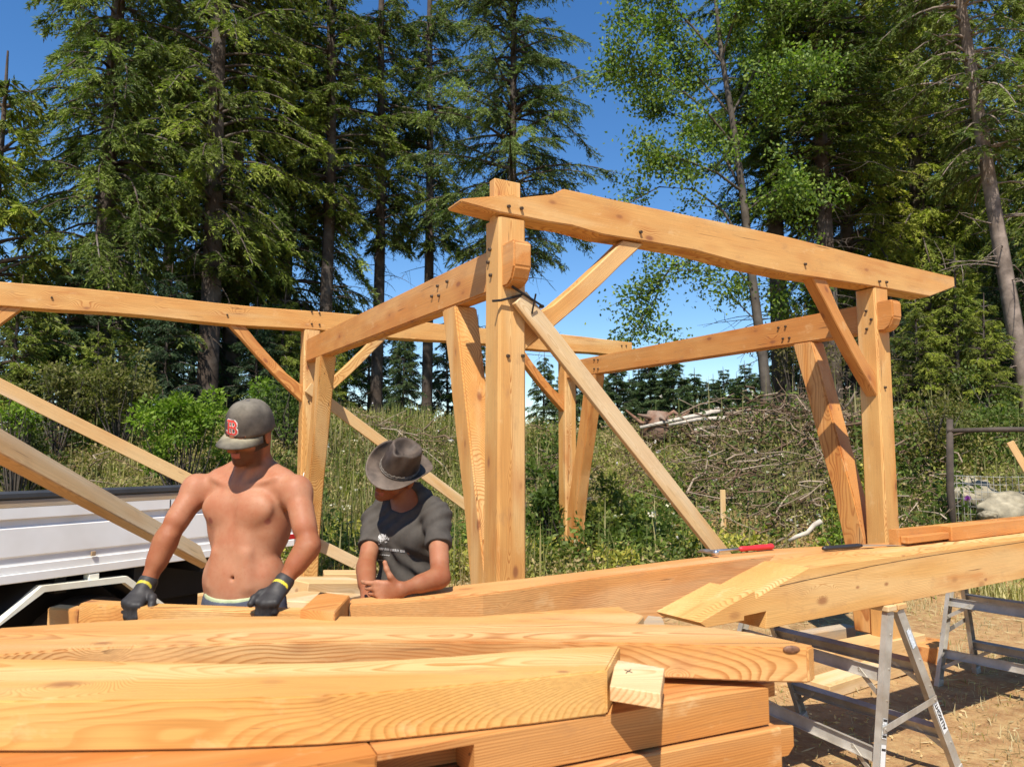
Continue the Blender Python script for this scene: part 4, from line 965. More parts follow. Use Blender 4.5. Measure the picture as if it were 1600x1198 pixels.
# ---------------------------------------------------------------- grass, weeds and litter (nobody could count them)
def blades(name, n, xr, yr, hgt, wid, cols, seed, keep=None, flop=.45, seg=2, mat=None, kind='stuff'):
    rs = np.random.RandomState(seed)
    x = rs.uniform(*xr, n); y = rs.uniform(*yr, n)
    if keep is not None:
        m = keep(x, y, rs); x, y = x[m], y[m]; n = len(x)
    z = ground_z(x, y); h = hgt(x, y, rs) if callable(hgt) else rs.uniform(*hgt, n)
    a = rs.rand(n) * 6.28; d = np.stack([np.cos(a), np.sin(a), 0 * a], 1); s = np.stack([-d[:, 1], d[:, 0], 0 * a], 1)
    fl = (rs.uniform(.05, 1, n) ** 1.3 * flop)[:, None]; up = np.array([0, 0, 1.0]); P = np.stack([x, y, z - .02], 1); hh = h[:, None]
    w_ = (rs.uniform(.6, 1.4, n) * wid)[:, None]
    a0, a1 = P - s * w_ / 2, P + s * w_ / 2
    m_ = P + up * hh * .55 + d * hh * fl * .35; b0, b1 = m_ - s * w_ * .4, m_ + s * w_ * .4
    tip = P + up * hh * (1 - fl * .45) + d * hh * fl
    V = np.stack([a0, a1, b1, b0, tip], 1).reshape(-1, 3); i = np.arange(n)[:, None] * 5
    Fq = np.concatenate([i + np.array([[0, 1, 2]]), i + np.array([[0, 2, 3]]), i + np.array([[3, 2, 4]])], 0)
    c = cols(x, y, rs)
    me = np_mesh(name, V, Fq, 3, np.repeat(c, 5, 0)); o = link(name, me, mat or GRASS)
    tag(o, kind='stuff'); return o
def lerp(a, b, k): return np.array(a) * (1 - k) + np.array(b) * k
def pxof(x, y): return 800 + 1150 * x / y
def bankcol(x, y, rs):
    n = len(x); v = vnoise(x, y, 1.1, 31) + .5; k = np.clip(v * 1.3 + rs.normal(size=n) * .22, 0, 1)[:, None]
    px = pxof(x, y); g = lerp((.17, .18, .04), (.46, .38, .14), k)
    green = np.exp(-((px - 620) / 110) ** 2)[:, None] * .8
    g = g * (1 - green) + lerp((.12, .17, .025), (.30, .31, .07), k) * green
    straw = (rs.rand(n) < .38)[:, None]; return np.where(straw, np.array((.42, .34, .18)) * rs.uniform(.6, 1, (n, 1)), g)
def bankkeep(x, y, rs):
    px = pxof(x, y); k = .75 + 0 * x
    k = np.where((px > 940) & (px < 1330) & (y > 12.5), .35, k); k = np.where((px > 1380), .4, k)
    k = k * np.clip((y - 9.0) / 1.5, .15, 1); return rs.rand(len(x)) < k * (.35 + 1.1 * (vnoise(x, y, .8, 33) + .5))
blades('bank_grass', 75000, (-10.5, 9), (8.6, 17.5), lambda x, y, rs: rs.uniform(.08, .38, len(x)) * (1 + .8 * np.exp(-((pxof(x, y) - 620) / 130) ** 2)), .016, bankcol, 41, bankkeep, 1.1)
def stalks_keep(x, y, rs): px = pxof(x, y); return rs.rand(len(x)) < np.where((px > 490) & (px < 860), 1, .3)
blades('tall_weeds', 2200, (-9, 9), (9.3, 16), (.6, 1.25), .022, lambda x, y, rs: lerp((.10, .14, .03), (.33, .28, .12), rs.rand(len(x), 1)), 43, stalks_keep, .25)
def weeds(name, n, xr, yr, seed, cols, keep=None, lf=.075, hmax=.45):
    rs = np.random.RandomState(seed); x = rs.uniform(*xr, n); y = rs.uniform(*yr, n)
    if keep is not None: m = keep(x, y, rs); x, y = x[m], y[m]
    n = len(x); H = rs.uniform(.1, hmax, n); q = 12
    k = rs.rand(n, q); X = x[:, None] + rs.normal(size=(n, q)) * .07; Yq = y[:, None] + rs.normal(size=(n, q)) * .07
    Z = ground_z(X.ravel(), Yq.ravel()) + (H[:, None] * k).ravel() + .02
    C = np.stack([X.ravel(), Yq.ravel(), Z], 1); D = rs.normal(size=C.shape) + np.array([0, 0, .1])
    c = np.repeat(cols(x, y, rs), q, 0) * rs.uniform(.7, 1.2, (n * q, 1))
    me = leaves_mesh(name, C, D, rs.uniform(.5, 1.3, n * q) * lf, rs.uniform(.5, 1.2, n * q) * lf * .45, c, rs)
    tag(link(name, me, LEAFB), kind='stuff')
def wcol(x, y, rs):
    k = np.clip(vnoise(x, y, .9, 51) + .5 + rs.normal(size=len(x)) * .25, 0, 1)[:, None]; c = lerp((.10, .14, .025), (.33, .32, .08), k)
    dry = (rs.rand(len(x)) < .5)[:, None]; return np.where(dry, np.array((.38, .29, .14)), c)
def wkeep(x, y, rs): return (rs.rand(len(x)) > .72 * ((pxof(x, y) > 1060) & (pxof(x, y) < 1345) & (y > 11.8))) & (rs.rand(len(x)) < .25 + .9 * (vnoise(x, y, .7, 53) + .5) * np.clip((y - 8.8) / 1.5, 0, 1))
weeds('leafy_weeds', 21000, (-10, 9), (9.2, 17), 52, wcol, wkeep)
def pkeep(x, y, rs): return (vnoise(x, y, 1.3, 57) > .06) & ~((pxof(x, y) > 1060) & (pxof(x, y) < 1345) & (y > 11.8) & (rs.rand(len(x)) < .8)) &  (rs.rand(len(x)) < .8)
weeds('tall_leafy_weeds', 9000, (-9, 8), (9.8, 15.5), 58, lambda x, y, rs: lerp((.045, .08, .015), (.17, .22, .04), rs.rand(len(x), 1)), pkeep, .11, .85)
weeds('yellow_leaf_weeds', 5200, (-3, 5.5), (9.6, 12.6), 59, lambda x, y, rs: lerp((.20, .23, .04), (.50, .42, .08), rs.rand(len(x), 1)), lambda x, y, rs: vnoise(x, y, .8, 60) > -.05, .10, .45)
# tiny pale flowers
rs = np.random.RandomState(67); n = 130; y = rs.uniform(10, 16, n); x = at(1, 650, 1).x * 0 + (rs.uniform(500, 1330, n) - 800) / 1150 * y
C = np.stack([x, y, ground_z(x, y) + rs.uniform(.3, .95, n)], 1)
C = np.repeat(C, 5, 0) + rs.normal(size=(n * 5, 3)) * .012
me = leaves_mesh('pale_flowers', C, rs.normal(size=(n * 5, 3)), .045, .03, np.repeat(lerp((.62, .55, .60), (.75, .68, .45), rs.rand(n, 1)), 5, 0), rs); tag(link('pale_flowers', me, LEAFB), kind='stuff')
def dkeep(x, y, rs): return (rs.rand(len(x)) < np.clip(.05 + 2.6 * np.clip(vnoise(x, y, .55, 61) + .02, 0, 1) ** 1.2, 0, 1)) & (np.hypot(x - 0, y) > 2.2)
blades('dry_grass', 85000, (-7, 9), (2.0, 10.5), (.03, .15), .0055, lambda x, y, rs: lerp((.40, .31, .15), (.55, .46, .26), rs.rand(len(x), 1)) * np.where(rs.rand(len(x), 1) < .12, .6, 1), 62, dkeep, 1.3)
blades('green_tufts', 2600, (-2, 8), (2.2, 10), (.04, .14), .006, lambda x, y, rs: lerp((.13, .17, .04), (.3, .3, .09), rs.rand(len(x), 1)), 63, lambda x, y, rs: vnoise(x, y, .35, 64) > .2, 1.0)
# straw and chips lying flat
rs = np.random.RandomState(65); n = 30000
x = rs.uniform(-6, 9, n); y = rs.uniform(2.2, 12, n); m = rs.rand(n) < .2 + 1.4 * np.clip(vnoise(x, y, .8, 66) + .15, 0, 1); x, y = x[m], y[m]; n = len(x)
C = np.stack([x, y, ground_z(x, y) + rs.uniform(.004, .02, n)], 1); D = rs.normal(size=(n, 3)) * np.array([1, 1, .08])
me = leaves_mesh('straw_litter', C, D, rs.uniform(.03, .14, n), rs.uniform(.004, .012, n), lerp((.36, .27, .14), (.60, .49, .28), rs.rand(n, 1)), rs)
tag(link('straw_litter', me, GRASS), kind='stuff')

# chips and shavings dropped round the trestles
rs = np.random.RandomState(68); n = 2600; x = rs.normal(1.8, 1.6, n); y = rs.normal(4.2, 1.5, n); m = (y > 2.2); x, y = x[m], y[m]; n = len(x)
C = np.stack([x, y, ground_z(x, y) + rs.uniform(.008, .025, n)], 1)
me = leaves_mesh('wood_chips', C, rs.normal(size=(n, 3)) * np.array([1, 1, .3]), rs.uniform(.012, .045, n), rs.uniform(.006, .02, n), lerp((.55, .36, .17), (.74, .55, .30), rs.rand(n, 1)), rs)
tag(link('wood_chips', me, GRASS), kind='stuff')
# ---------------------------------------------------------------- brush pile, logs, driftwood
def sticks(name, n, fn, seed, r=(.006, .03), ln=(.4, 1.8)):
    rs = np.random.RandomState(seed); paths = []; cc = []
    for _ in range(n):
        x, y, dz = fn(rs); z = gz(x, y) + dz; l = rs.uniform(*ln) * rs.uniform(.5, 1); a = rs.rand() * 6.28
        el = rs.uniform(-.45, .6); d = np.array([math.cos(a) * math.cos(el), math.sin(a) * math.cos(el) * .7, math.sin(el)]); k = np.linspace(0, 1, 5)[:, None]
        p = np.array([x, y, z]) + d * l * (k - .5) + np.cumsum(rs.normal(size=(5, 3)) * .07 * l, 0); rr = rs.uniform(*r) * rs.uniform(.4, 1)
        paths.append((p, np.linspace(rr, rr * .35, 5))); c = lerp((.13, .08, .05), (.38, .30, .22), rs.rand() ** 2.2); cc.append(np.repeat(c[None], 5 * 5, 0))
    V, Fq = tubes_np(paths, 5); me = np_mesh(name, V, Fq, 4, np.concatenate(cc)); return me
def bp(pxa, pxb, y0, y1, dz):
    def f(rs):
        Y = rs.uniform(y0, y1); px = rs.uniform(pxa, pxb); return at(px, 650, Y).x, Y, rs.uniform(*dz) * rs.rand()
    return f
def brush(name, label, parts, seed):
    ms = [sticks(name, n, f, seed + i, *a) for i, (n, f, *a) in enumerate(parts)]
    for m in ms: tag(link(name, m, STICK), kind='stuff')
brush('brush_pile', '', [(520, bp(1085, 1335, 12.9, 16.2, (0, .45)), (.006, .035), (.4, 2.0)), (430, bp(1160, 1340, 11.5, 14.5, (0, .65)), (.005, .03), (.3, 1.4)),
    (260, bp(960, 1120, 13.5, 16.2, (0, .55)), (.005, .025), (.3, 1.3)), (240, bp(1380, 1500, 10.3, 12.5, (0, .8)), (.004, .02), (.3, 1.2)), (200, bp(560, 700, 14.5, 16.5, (0, .5)), (.006, .03), (.3, 1.4)),
    (220, bp(60, 330, 12.5, 15.5, (0, .5)), (.005, .03), (.3, 1.6)), (220, bp(1000, 1330, 10.5, 13, (0, .3)), (.004, .014), (.3, .9)), (110, bp(820, 940, 13.5, 16, (0, .6)), (.005, .025), (.3, 1.4))], 70)
GREYW = plain('silvered_log', (.50, .44, .36), .85, var=.3, scale=8, bump=.4, spec=.2)
def log(name, pts, r0, r1, label, cat='log', group=None):
    bm = bmesh.new(); n = len(pts); tube(bm, pts, [r0 + (r1 - r0) * i / (n - 1) for i in range(n)], 9)
    tag(bm_obj(name, bm, GREYW, None, smooth=True), label, cat, group)
gL = 'bleached logs on top of the bank'
log('bleached_log', [at(1000, 668, 15.6), at(1060, 655, 15.5), at(1128, 641, 15.4)], .035, .05, 'longest bleached log on top of the bank, its bright cut end at the right', group=gL)
log('bleached_log', [at(1045, 664, 15.2), at(1090, 655, 15.1), at(1134, 653, 15.0)], .03, .045, 'lower bleached log crossing under the longest one on the bank', group=gL)
log('bleached_log', [at(1070, 656, 15.9), at(1100, 645, 15.8), at(1124, 637, 15.7)], .02, .035, 'thin bleached log lying above the longest one', group=gL)
log('bleached_log', [at(1085, 672, 14.9), at(1110, 668, 14.9), at(1140, 666, 14.8)], .03, .03, 'short bleached log at the front edge of the brush pile', group=gL)
log('leaning_snag', [at(1196, 640, 15.0), at(1210, 700, 14.8), at(1232, 745, 14.6)], .03, .05, 'pale bent root leaning out of the brush pile', 'snag')
log('driftwood', [at(1233, 845, 9.75), at(1245, 838, 9.7), at(1262, 832, 9.65), at(1272, 820, 9.65), at(1283, 814, 9.65)], .025, .035, 'crooked silver piece of driftwood at the foot of the bank left of the inclined strut', 'driftwood')
# stump on the bank
bm = bmesh.new(); sp = at(1027, 650, 15.9); rs = np.random.RandomState(5)
tube(bm, [sp + Vector((0, 0, -.5)), sp + Vector((0, 0, -.1)), sp + Vector((.02, 0, .1))], [.45, .27, .22], 12)
for k in range(14):
    a_ = rs.rand() * 6.28; tube(bm, [sp + Vector((0, 0, -.15)), sp + Vector((math.cos(a_) * .35, math.sin(a_) * .3, -.05 + rs.uniform(-.15, .15))), sp + Vector((math.cos(a_) * .7, math.sin(a_) * .5, rs.uniform(-.25, .2)))], [.07, .05, .015], 6)
tag(bm_obj('tree_stump', bm, plain('rotten_wood', (.17, .085, .05), .95, var=.5, scale=6, bump=.7, dirt=(.33, .26, .2)), smooth=True), 'upturned reddish stump with roots on top of the bank', 'stump')
# marker stake
sk = at(1129, 790, 12.0); sk.z = gz(sk.x, sk.y)
tag(plank('wooden_stake', sk + Vector((0, 0, -.1)), at(1129, 765, 12.0), .085, .03, LUM, zhint=(1, 0, 0)), 'short pale wooden stake standing in the weeds of the bank', 'stake')

# ---------------------------------------------------------------- right side: fence, boulders
POST = plain('dark_post_wood', (.065, .048, .036), .9, var=.4, scale=5, bump=.5)
fp = at(1490, 800, 10.4); fp.z = gz(fp.x, fp.y)
fn = empty('wire_fence', fp); tag(fn, 'dark post and rail with square wire mesh in front of the trees at the right', 'fence')
bm = bmesh.new(); tube(bm, [fp + Vector((0, 0, -.2)), fp + Vector((-.03, 0, .8)), at(1484, 655, 10.4)], [.055, .048, .04], 10); bm_obj('post', bm, POST, fn, smooth=True)
bm = bmesh.new(); tube(bm, [at(1480, 673, 10.4), at(1560, 671, 10.2), at(1680, 671, 10.0)], [.032, .036, .036], 9); bm_obj('rail', bm, POST, fn, smooth=True)
fp2 = at(1690, 800, 10.0); fp2.z = gz(fp2.x, fp2.y)
bm = bmesh.new(); tube(bm, [fp2 + Vector((0, 0, -.2)), fp2 + Vector((.0, 0, 1.7))], [.085, .075], 10); bm_obj('post', bm, POST, fn, smooth=True)
bm = bmesh.new(); a_, b_ = at(1492, 790, 10.4), at(1690, 790, 10.0); a_.z = min(a_.z, fp.z + .1); b_.z = a_.z
for k in range(9):
    h_ = Vector((0, 0, .02 + .105 * k)); tube(bm, [a_ + h_, a_.lerp(b_, .35) + h_ + Vector((0, 0, -.02)), b_ + h_], .0042, 4)
for k in range(20):
    p = a_.lerp(b_, (k + .5) / 20); tube(bm, [p + Vector((0, 0, .0)), p + Vector((0, 0, .86))], .0038, 4)
bm_obj('wire_mesh', bm, plain('fence_wire', (.45, .43, .38), .5, .5), fn)
ROCK = plain('pale_boulder', (.30, .26, .18), .95, var=.5, scale=5, bump=1.0, dirt=(.13, .11, .07), spec=.2)
def boulder(px, py, Y, rx, ry, rz, seed, label):
    c = at(px, py, Y); bm = bmesh.new(); bmesh.ops.create_icosphere(bm, subdivisions=4, radius=1)
    off = Vector((seed * 3.1, seed * 1.7, 0))
    for v in bm.verts:
        n = v.co.normalized(); d = 1 + .28 * mnoise.noise(n * 1.2 + off) - .30 * abs(mnoise.noise(n * 2.3 + off)) + .10 * mnoise.noise(n * 5 + off) + .05 * mnoise.noise(n * 12 + off)
        v.co = Vector((n.x * rx, n.y * ry, n.z * rz)) * d
    g = gz(c.x, c.y); c.z = max(g + rz * .35, c.z)
    tag(bm_obj('boulder', bm, ROCK, None, Matrix.Translation(c), smooth=True), label, 'boulder')
boulder(1520, 785, 10.9, .40, .35, .34, 1, 'rounded pale boulder right of the dark fence post')
boulder(1590, 800, 10.2, .55, .4, .30, 3, 'long pale boulder at the right edge behind the lapped beam')
boulder(1545, 806, 9.9, .12, .12, .08, 4, 'small pale stone between the two boulders')
# dry grass round the boulders
blades('boulder_grass', 5000, (5.6, 8.4), (8.9, 10.9), (.12, .42), .012, lambda x, y, rs: lerp((.22, .22, .06), (.55, .46, .22), rs.rand(len(x), 1)), 81, lambda x, y, rs: vnoise(x, y, .4, 82) > -.12, .7)
# leaning board and twig
lb1 = at(1688, 831, 9.75); lb1.z = min(lb1.z, gz(lb1.x, lb1.y) - .02)
plk = plank('leaning_board', at(1578, 690, 10.0), lb1, .09, .03, LUM); tag(plk, 'narrow board leaning against the rail at the right edge', 'board')
# thistle flower
fb = at(1509, 800, 9.6); fb.z = gz(fb.x, fb.y)
th = empty('thistle', fb); tag(th, 'single purple thistle flower in front of the rounded boulder', 'flower')
bm = bmesh.new(); tip = at(1512, 779, 9.6); tube(bm, [fb, (fb + tip) / 2 + Vector((.02, 0, 0)), tip], [.005, .004, .004], 6)
for k in range(6): p = fb.lerp(tip, .15 + .12 * k); tube(bm, [p, p + Vector(((-1) ** k * .07, 0, .05))], [.006, .001], 4)
bm_obj('stem', bm, plain('thistle_green', (.10, .14, .05), .7), th)
rs = np.random.RandomState(8); n = 160; D = rs.normal(size=(n, 3)) + np.array([0, 0, .7])
me = leaves_mesh('flower_head', np.repeat(np.array(tip)[None], n, 0), D, rs.uniform(.03, .06, n), .008, np.repeat(np.array([[.30, .07, .42]]), n, 0), rs)
link('flower_head', me, GRASS, th)
# ---------------------------------------------------------------- people: bodies grown from a smooth distance field
class Field:
    def __init__(s, lo, hi, h):
        s.h = h; s.lo = np.array(lo, float); n = np.ceil((np.array(hi) - s.lo) / h).astype(int) + 1
        s.ax = [s.lo[i] + np.arange(n[i]) * h for i in range(3)]; s.d = np.full(n, .08, np.float32)
    def sub(s, c0, c1, m):
        sl = []
        for i in range(3):
            a = max(0, int((c0[i] - m - s.lo[i]) / s.h)); b = min(s.d.shape[i], int((c1[i] + m - s.lo[i]) / s.h) + 2); sl.append(slice(a, max(a, b)))
        sl = tuple(sl); P = [s.ax[0][sl[0]][:, None, None], s.ax[1][sl[1]][None, :, None], s.ax[2][sl[2]][None, None, :]]
        return sl, P
    def join(s, sl, d, k):
        a = s.d[sl]; h = np.clip(k - np.abs(a - d), 0, None) / k; s.d[sl] = np.minimum(a, d) - h * h * k * .25
    def cut(s, sl, d, k):
        a = s.d[sl]; d = -d; h = np.clip(k - np.abs(a - d), 0, None) / k; s.d[sl] = np.maximum(a, d) + h * h * k * .25
    def cone(s, a, b, ra, rb, k=.02, plane=None):
        a = np.array(a, float); b = np.array(b, float); r = max(ra, rb); sl, P = s.sub(np.minimum(a, b) - r, np.maximum(a, b) + r, k + .03)
        ab = b - a; L2 = ab @ ab; t = np.clip(sum((P[i] - a[i]) * ab[i] for i in range(3)) / L2, 0, 1)
        d = np.sqrt(sum((P[i] - a[i] - ab[i] * t) ** 2 for i in range(3))) - (ra + (rb - ra) * t)
        if plane is not None:                     # (point, normal): keep the side opposite to the normal
            q, n = plane; d = np.maximum(d, sum((P[i] - q[i]) * n[i] for i in range(3)))
        s.join(sl, d, k)
    def ell(s, c, r, Rm=None, k=.02, cut=False):
        c = np.array(c, float); Rm = np.eye(3) if Rm is None else np.array(Rm, float)    # columns = axes
        m = max(r); sl, P = s.sub(c - m, c + m, k + .03); Q = [P[i] - c[i] for i in range(3)]
        l = [sum(Q[i] * Rm[i, j] for i in range(3)) for j in range(3)]
        k0 = np.sqrt(sum((l[j] / r[j]) ** 2 for j in range(3))); k1 = np.sqrt(sum((l[j] / r[j] ** 2) ** 2 for j in range(3))) + 1e-9
        d = k0 * (k0 - 1) / k1
        (s.cut if cut else s.join)(sl, d, k)
    def half(s, q, n, k=.004):
        P = [s.ax[0][:, None, None], s.ax[1][None, :, None], s.ax[2][None, None, :]]
        d = sum((P[i] - q[i]) * n[i] for i in range(3)); a = s.d; h = np.clip(k - np.abs(a - d), 0, None) / k; s.d = (np.maximum(a, d) + h * h * k * .25).astype(np.float32)
    def mesh(s):
        d = s.d; S_ = d < 0; n = d.shape
        c = np.zeros(tuple(x - 1 for x in n), np.uint8)
        for i in (0, 1):
            for j in (0, 1):
                for k in (0, 1): c += S_[i:n[0] - 1 + i, j:n[1] - 1 + j, k:n[2] - 1 + k]
        act = (c > 0) & (c < 8); I = np.argwhere(act); vid = np.full(act.shape, -1, np.int64); vid[act] = np.arange(len(I))
        acc = np.zeros((len(I), 3)); cnt = np.zeros(len(I))
        cor = {(i, j, k): d[I[:, 0] + i, I[:, 1] + j, I[:, 2] + k] for i in (0, 1) for j in (0, 1) for k in (0, 1)}
        for a_, va in cor.items():
            for b_, vb in cor.items():
                if a_ < b_ and sum(abs(x - y) for x, y in zip(a_, b_)) == 1:
                    m = (va < 0) != (vb < 0); t = np.where(m, va / np.where(m, va - vb, 1), 0)
                    acc += np.where(m[:, None], np.array(a_) + (np.array(b_) - np.array(a_)) * t[:, None], 0); cnt += m
        V = s.lo + (I + acc / cnt[:, None]) * s.h
        Fs = []
        for ax in range(3):
            o = [0, 1, 2]; o.remove(ax); u, v = o
            A = S_.take(range(0, n[ax] - 1), ax); B = S_.take(range(1, n[ax]), ax); E = np.argwhere(A != B)
            E = E[(E[:, u] > 0) & (E[:, v] > 0) & (E[:, u] < n[u] - 1) & (E[:, v] < n[v] - 1)]
            q = []
            for du, dv in ((1, 1), (0, 1), (0, 0), (1, 0)):
                J = E.copy(); J[:, u] -= du; J[:, v] -= dv; q.append(vid[J[:, 0], J[:, 1], J[:, 2]])
            q = np.stack(q, 1); inside = A[E[:, 0], E[:, 1], E[:, 2]]
            flip = inside if ax != 1 else ~inside
            q[~flip] = q[~flip][:, ::-1]; Fs.append(q)
        Fq = np.concatenate(Fs); Fq = Fq[(Fq >= 0).all(1)]
        # one light smoothing pass
        e = np.concatenate([Fq[:, [0, 1]], Fq[:, [1, 2]], Fq[:, [2, 3]], Fq[:, [3, 0]]]); sm = np.zeros_like(V); ct = np.zeros(len(V))
        for a_, b_ in ((0, 1), (1, 0)):
            for i in range(3): sm[:, i] += np.bincount(e[:, a_], V[e[:, b_], i], len(V))
            ct += np.bincount(e[:, a_], minlength=len(V))
        V = V * .6 + .4 * sm / np.maximum(ct, 1)[:, None]
        return V, Fq

SKIN = NT('skin'); co = SKIN.n('TexCoord').outputs['Object']; a_ = SKIN.n('Attribute', attribute_name='tint').outputs['Color']
n1_ = SKIN.noise(co, 14, 4, .6).outputs[0]; n2_ = SKIN.noise(co, 220, 2, .6).outputs[0]
c_ = SKIN.mix(SKIN.mapr(n1_, .36, .66, 0, .75), a_, SKIN.mix(1.0, a_, (.88, .66, .58), 'MULTIPLY'))
n3_ = SKIN.noise(co, 75, 3, .7).outputs[0]; c_ = SKIN.mix(SKIN.mapr(n3_, .56, .72, 0, .35), c_, SKIN.mix(1.0, c_, (.72, .55, .48), 'MULTIPLY'))
SKIN.set(Base_Color=c_, Roughness=SKIN.mapr(n2_, .3, .7, .5, .7)); SKIN.b.inputs['Subsurface Weight'].default_value = .12
SKIN.b.inputs['Subsurface Radius'].default_value = (.02, .008, .004); SKIN.b.inputs['Subsurface Scale'].default_value = .6; SKIN.b.inputs['Specular IOR Level'].default_value = .28
SKIN.bump(n2_, .12, .002); SKIN = SKIN.m
CLOTH = tinted('worn_cloth', rough=.85, var=.18, scale=24, spec=.2)
def frame_of(f, u):
    f = Vector(f).normalized(); u = Vector(u); u = (u - f * u.dot(f)).normalized(); r = u.cross(f)   # r = image-right when facing the camera
    return np.array([[r.x, f.x, u.x], [r.y, f.y, u.y], [r.z, f.z, u.z]])
def smooth(x, a, b): t = np.clip((x - a) / (b - a), 0, 1); return t * t * (3 - 2 * t)

def head(fd, C, M, hair=False):
    """C centre, M columns right/forward/up"""
    W = lambda a, b, c: C + M @ np.array([a, b, c])
    fd.ell(W(0, -.012, .03), (.075, .095, .088), M, .02)
    fd.ell(W(0, .028, -.02), (.064, .066, .085), M, .02)
    fd.ell(W(0, .036, -.072), (.050, .055, .042), M, .02)
    fd.ell(W(0, .078, -.096), (.024, .018, .018), M, .02)
    for s in (-1, 1):
        fd.ell(W(s * .045, .055, -.028), (.022, .022, .02), M, .018)     # cheekbone
        fd.ell(W(s * .030, .100, .008), (.017, .014, .012), M, .012, cut=True)
        fd.ell(W(s * .030, .085, .008), (.0125, .0125, .011), M, .004)    # eye
        fd.cone(W(s * .012, .094, .026), W(s * .048, .080, .026), .008, .006, .012)   # brow
        fd.ell(W(s * .079, -.012, -.004), (.008, .019, .031), M, .008)  # ear
        fd.ell(W(s * .013, .105, -.034), (.009, .009, .007), M, .007)
    fd.cone(W(0, .092, .018), W(0, .116, -.028), .009, .012, .012)
    fd.ell(W(0, .094, -.052), (.023, .010, .0055), M, .006); fd.ell(W(0, .092, -.064), (.020, .010, .006), M, .006)
def hand(fd, Wp, d, nrm, s, curls, thumb, infl=0.0, k=.006, sc=1.0):
    """wrist, direction to the knuckles, back-of-hand normal, direction to the thumb side"""
    d = np.array(Vector(d).normalized()); s = np.array(s, float); s = s - d * (s @ d); s /= np.linalg.norm(s)
    nrm_ = np.cross(d, s); nrm_ = nrm_ * np.sign(nrm_ @ np.array(nrm)); Wp = np.array(Wp)
    tips = []
    for i, (off, pl, ls, r0) in enumerate(((.031, .088, (.043, .026, .021), .0098), (.010, .092, (.047, .030, .022), .0102), (-.011, .087, (.043, .028, .021), .0097), (-.030, .078, (.034, .021, .019), .0086))):
        kn = Wp + d * pl * sc + s * off * sc
        fd.cone(Wp + s * off * .55, kn, .0155 + infl, .0125 + infl, .012)
        p = kn; ang = 0
        for j in range(3):
            ang += math.radians(curls[i][j]); dr = d * math.cos(ang) - nrm_ * math.sin(ang); q = p + dr * ls[j] * sc
            fd.cone(p, q, r0 * (1 - .1 * j) + infl, r0 * (.92 - .1 * j) + infl, k if j else .008); p = q
    fd.ell(Wp + d * .05, (.030 + infl, .045, .016 + infl), np.stack([s, d, nrm_], 1), .012)
    p = Wp + d * .018 + s * .022; fd.ell(p + d * .02 - nrm_ * .006, (.017 + infl, .03, .016 + infl), np.stack([s, d, nrm_], 1), .012)
    for dr, l, r0 in zip(thumb, (.042, .033, .027), (.0135, .0115, .0105)):
        dr = np.array(dr, float); dr /= np.linalg.norm(dr); q = p + dr * l; fd.cone(p, q, r0 + infl, r0 * .9 + infl, .007); p = q
def mesh_of(name, fd, colfn, mat, parent, org):
    V, Fq = fd.mesh(); cols = colfn(V); me = np_mesh(name, V - np.array(org), Fq, 4, cols, True); me.materials.append(mat)
    return link(name, me, None, parent, Matrix.Translation(org))
A3 = lambda *p: np.array(at(*p))
GLV = tinted('work_glove', rough=.6, var=.25, scale=30, spec=.4)

# ---- bare-chested man in the cap
yaw = R(17); f1 = np.array([-math.sin(yaw), -math.cos(yaw), 0]); r1 = np.array([math.cos(yaw), -math.sin(yaw), 0]); M1 = np.stack([r1, f1, [0, 0, 1]], 1)
c0 = A3(388, 757, 3.03); c0[2] = 0; g1 = gz(c0[0], c0[1])
def L1(a, b, z): return c0 + r1 * a + f1 * b + np.array([0, 0, z])
def torso(fd, L, M, k=.03, i=0.0, z=0.0, w=1.0, hz=0.0):
    fd.ell(L(0, 0, 1.33 + z), (.158 * w + i, .108 + i, .205), M, k)
    fd.ell(L(0, .012, 1.14 + z), (.151 * w + i, .100 + i, .18), M, k)
    fd.ell(L(0, 0, .95 + hz + z), (.165 * w + i, .115 + i, .12), M, .04)
    fd.cone(L(-.15 * w, -.015, 1.47 + z), L(.15 * w, -.015, 1.47 + z), .06 + i, .06 + i, .04)
    for s in (-1, 1):
        fd.ell(L(s * .077 * w, .066, 1.385 + z), (.084 + i, .041 + i, .062), M, .035)
        fd.ell(L(s * .125 * w, -.02, 1.33 + z), (.05 + i, .08 + i, .13), M, k)
        fd.ell(L(s * .122 * w, .0, 1.06 + hz * .7 + z), (.05 + i, .078 + i, .085), M, k)
        fd.cone(L(s * .03, -.03, 1.56 + z), L(s * .15 * w, -.02, 1.50 + z), .045 + i, .040 + i, .035)
fd = Field(c0 + np.array([-.62, -.42, -.05]), c0 + np.array([.48, .32, 1.86]), .0055)
torso(fd, L1, M1, hz=.06)
fd.ell(L1(-.01, .052, 1.10), (.112, .055, .105), M1, .05)
for s in (-1, 1):
    fd.cone(L1(s * .025, .070, 1.468), L1(s * .15, .030, 1.505), .010, .012, .016)      # collarbone
    fd.ell(L1(s * .040, .082, 1.235), (.04, .022, .06), M1, .03)
fd.ell(L1(0, .128, 1.39), (.010, .02, .07), M1, .04, cut=True)
sl_, sr_ = A3(308, 763, 3.07), A3(464, 766, 2.97)
el_, er_ = A3(262, 838, 2.96), A3(483, 852, 2.86)
wl_, wr_ = A3(226, 921, 2.90), A3(438, 917, 2.79)
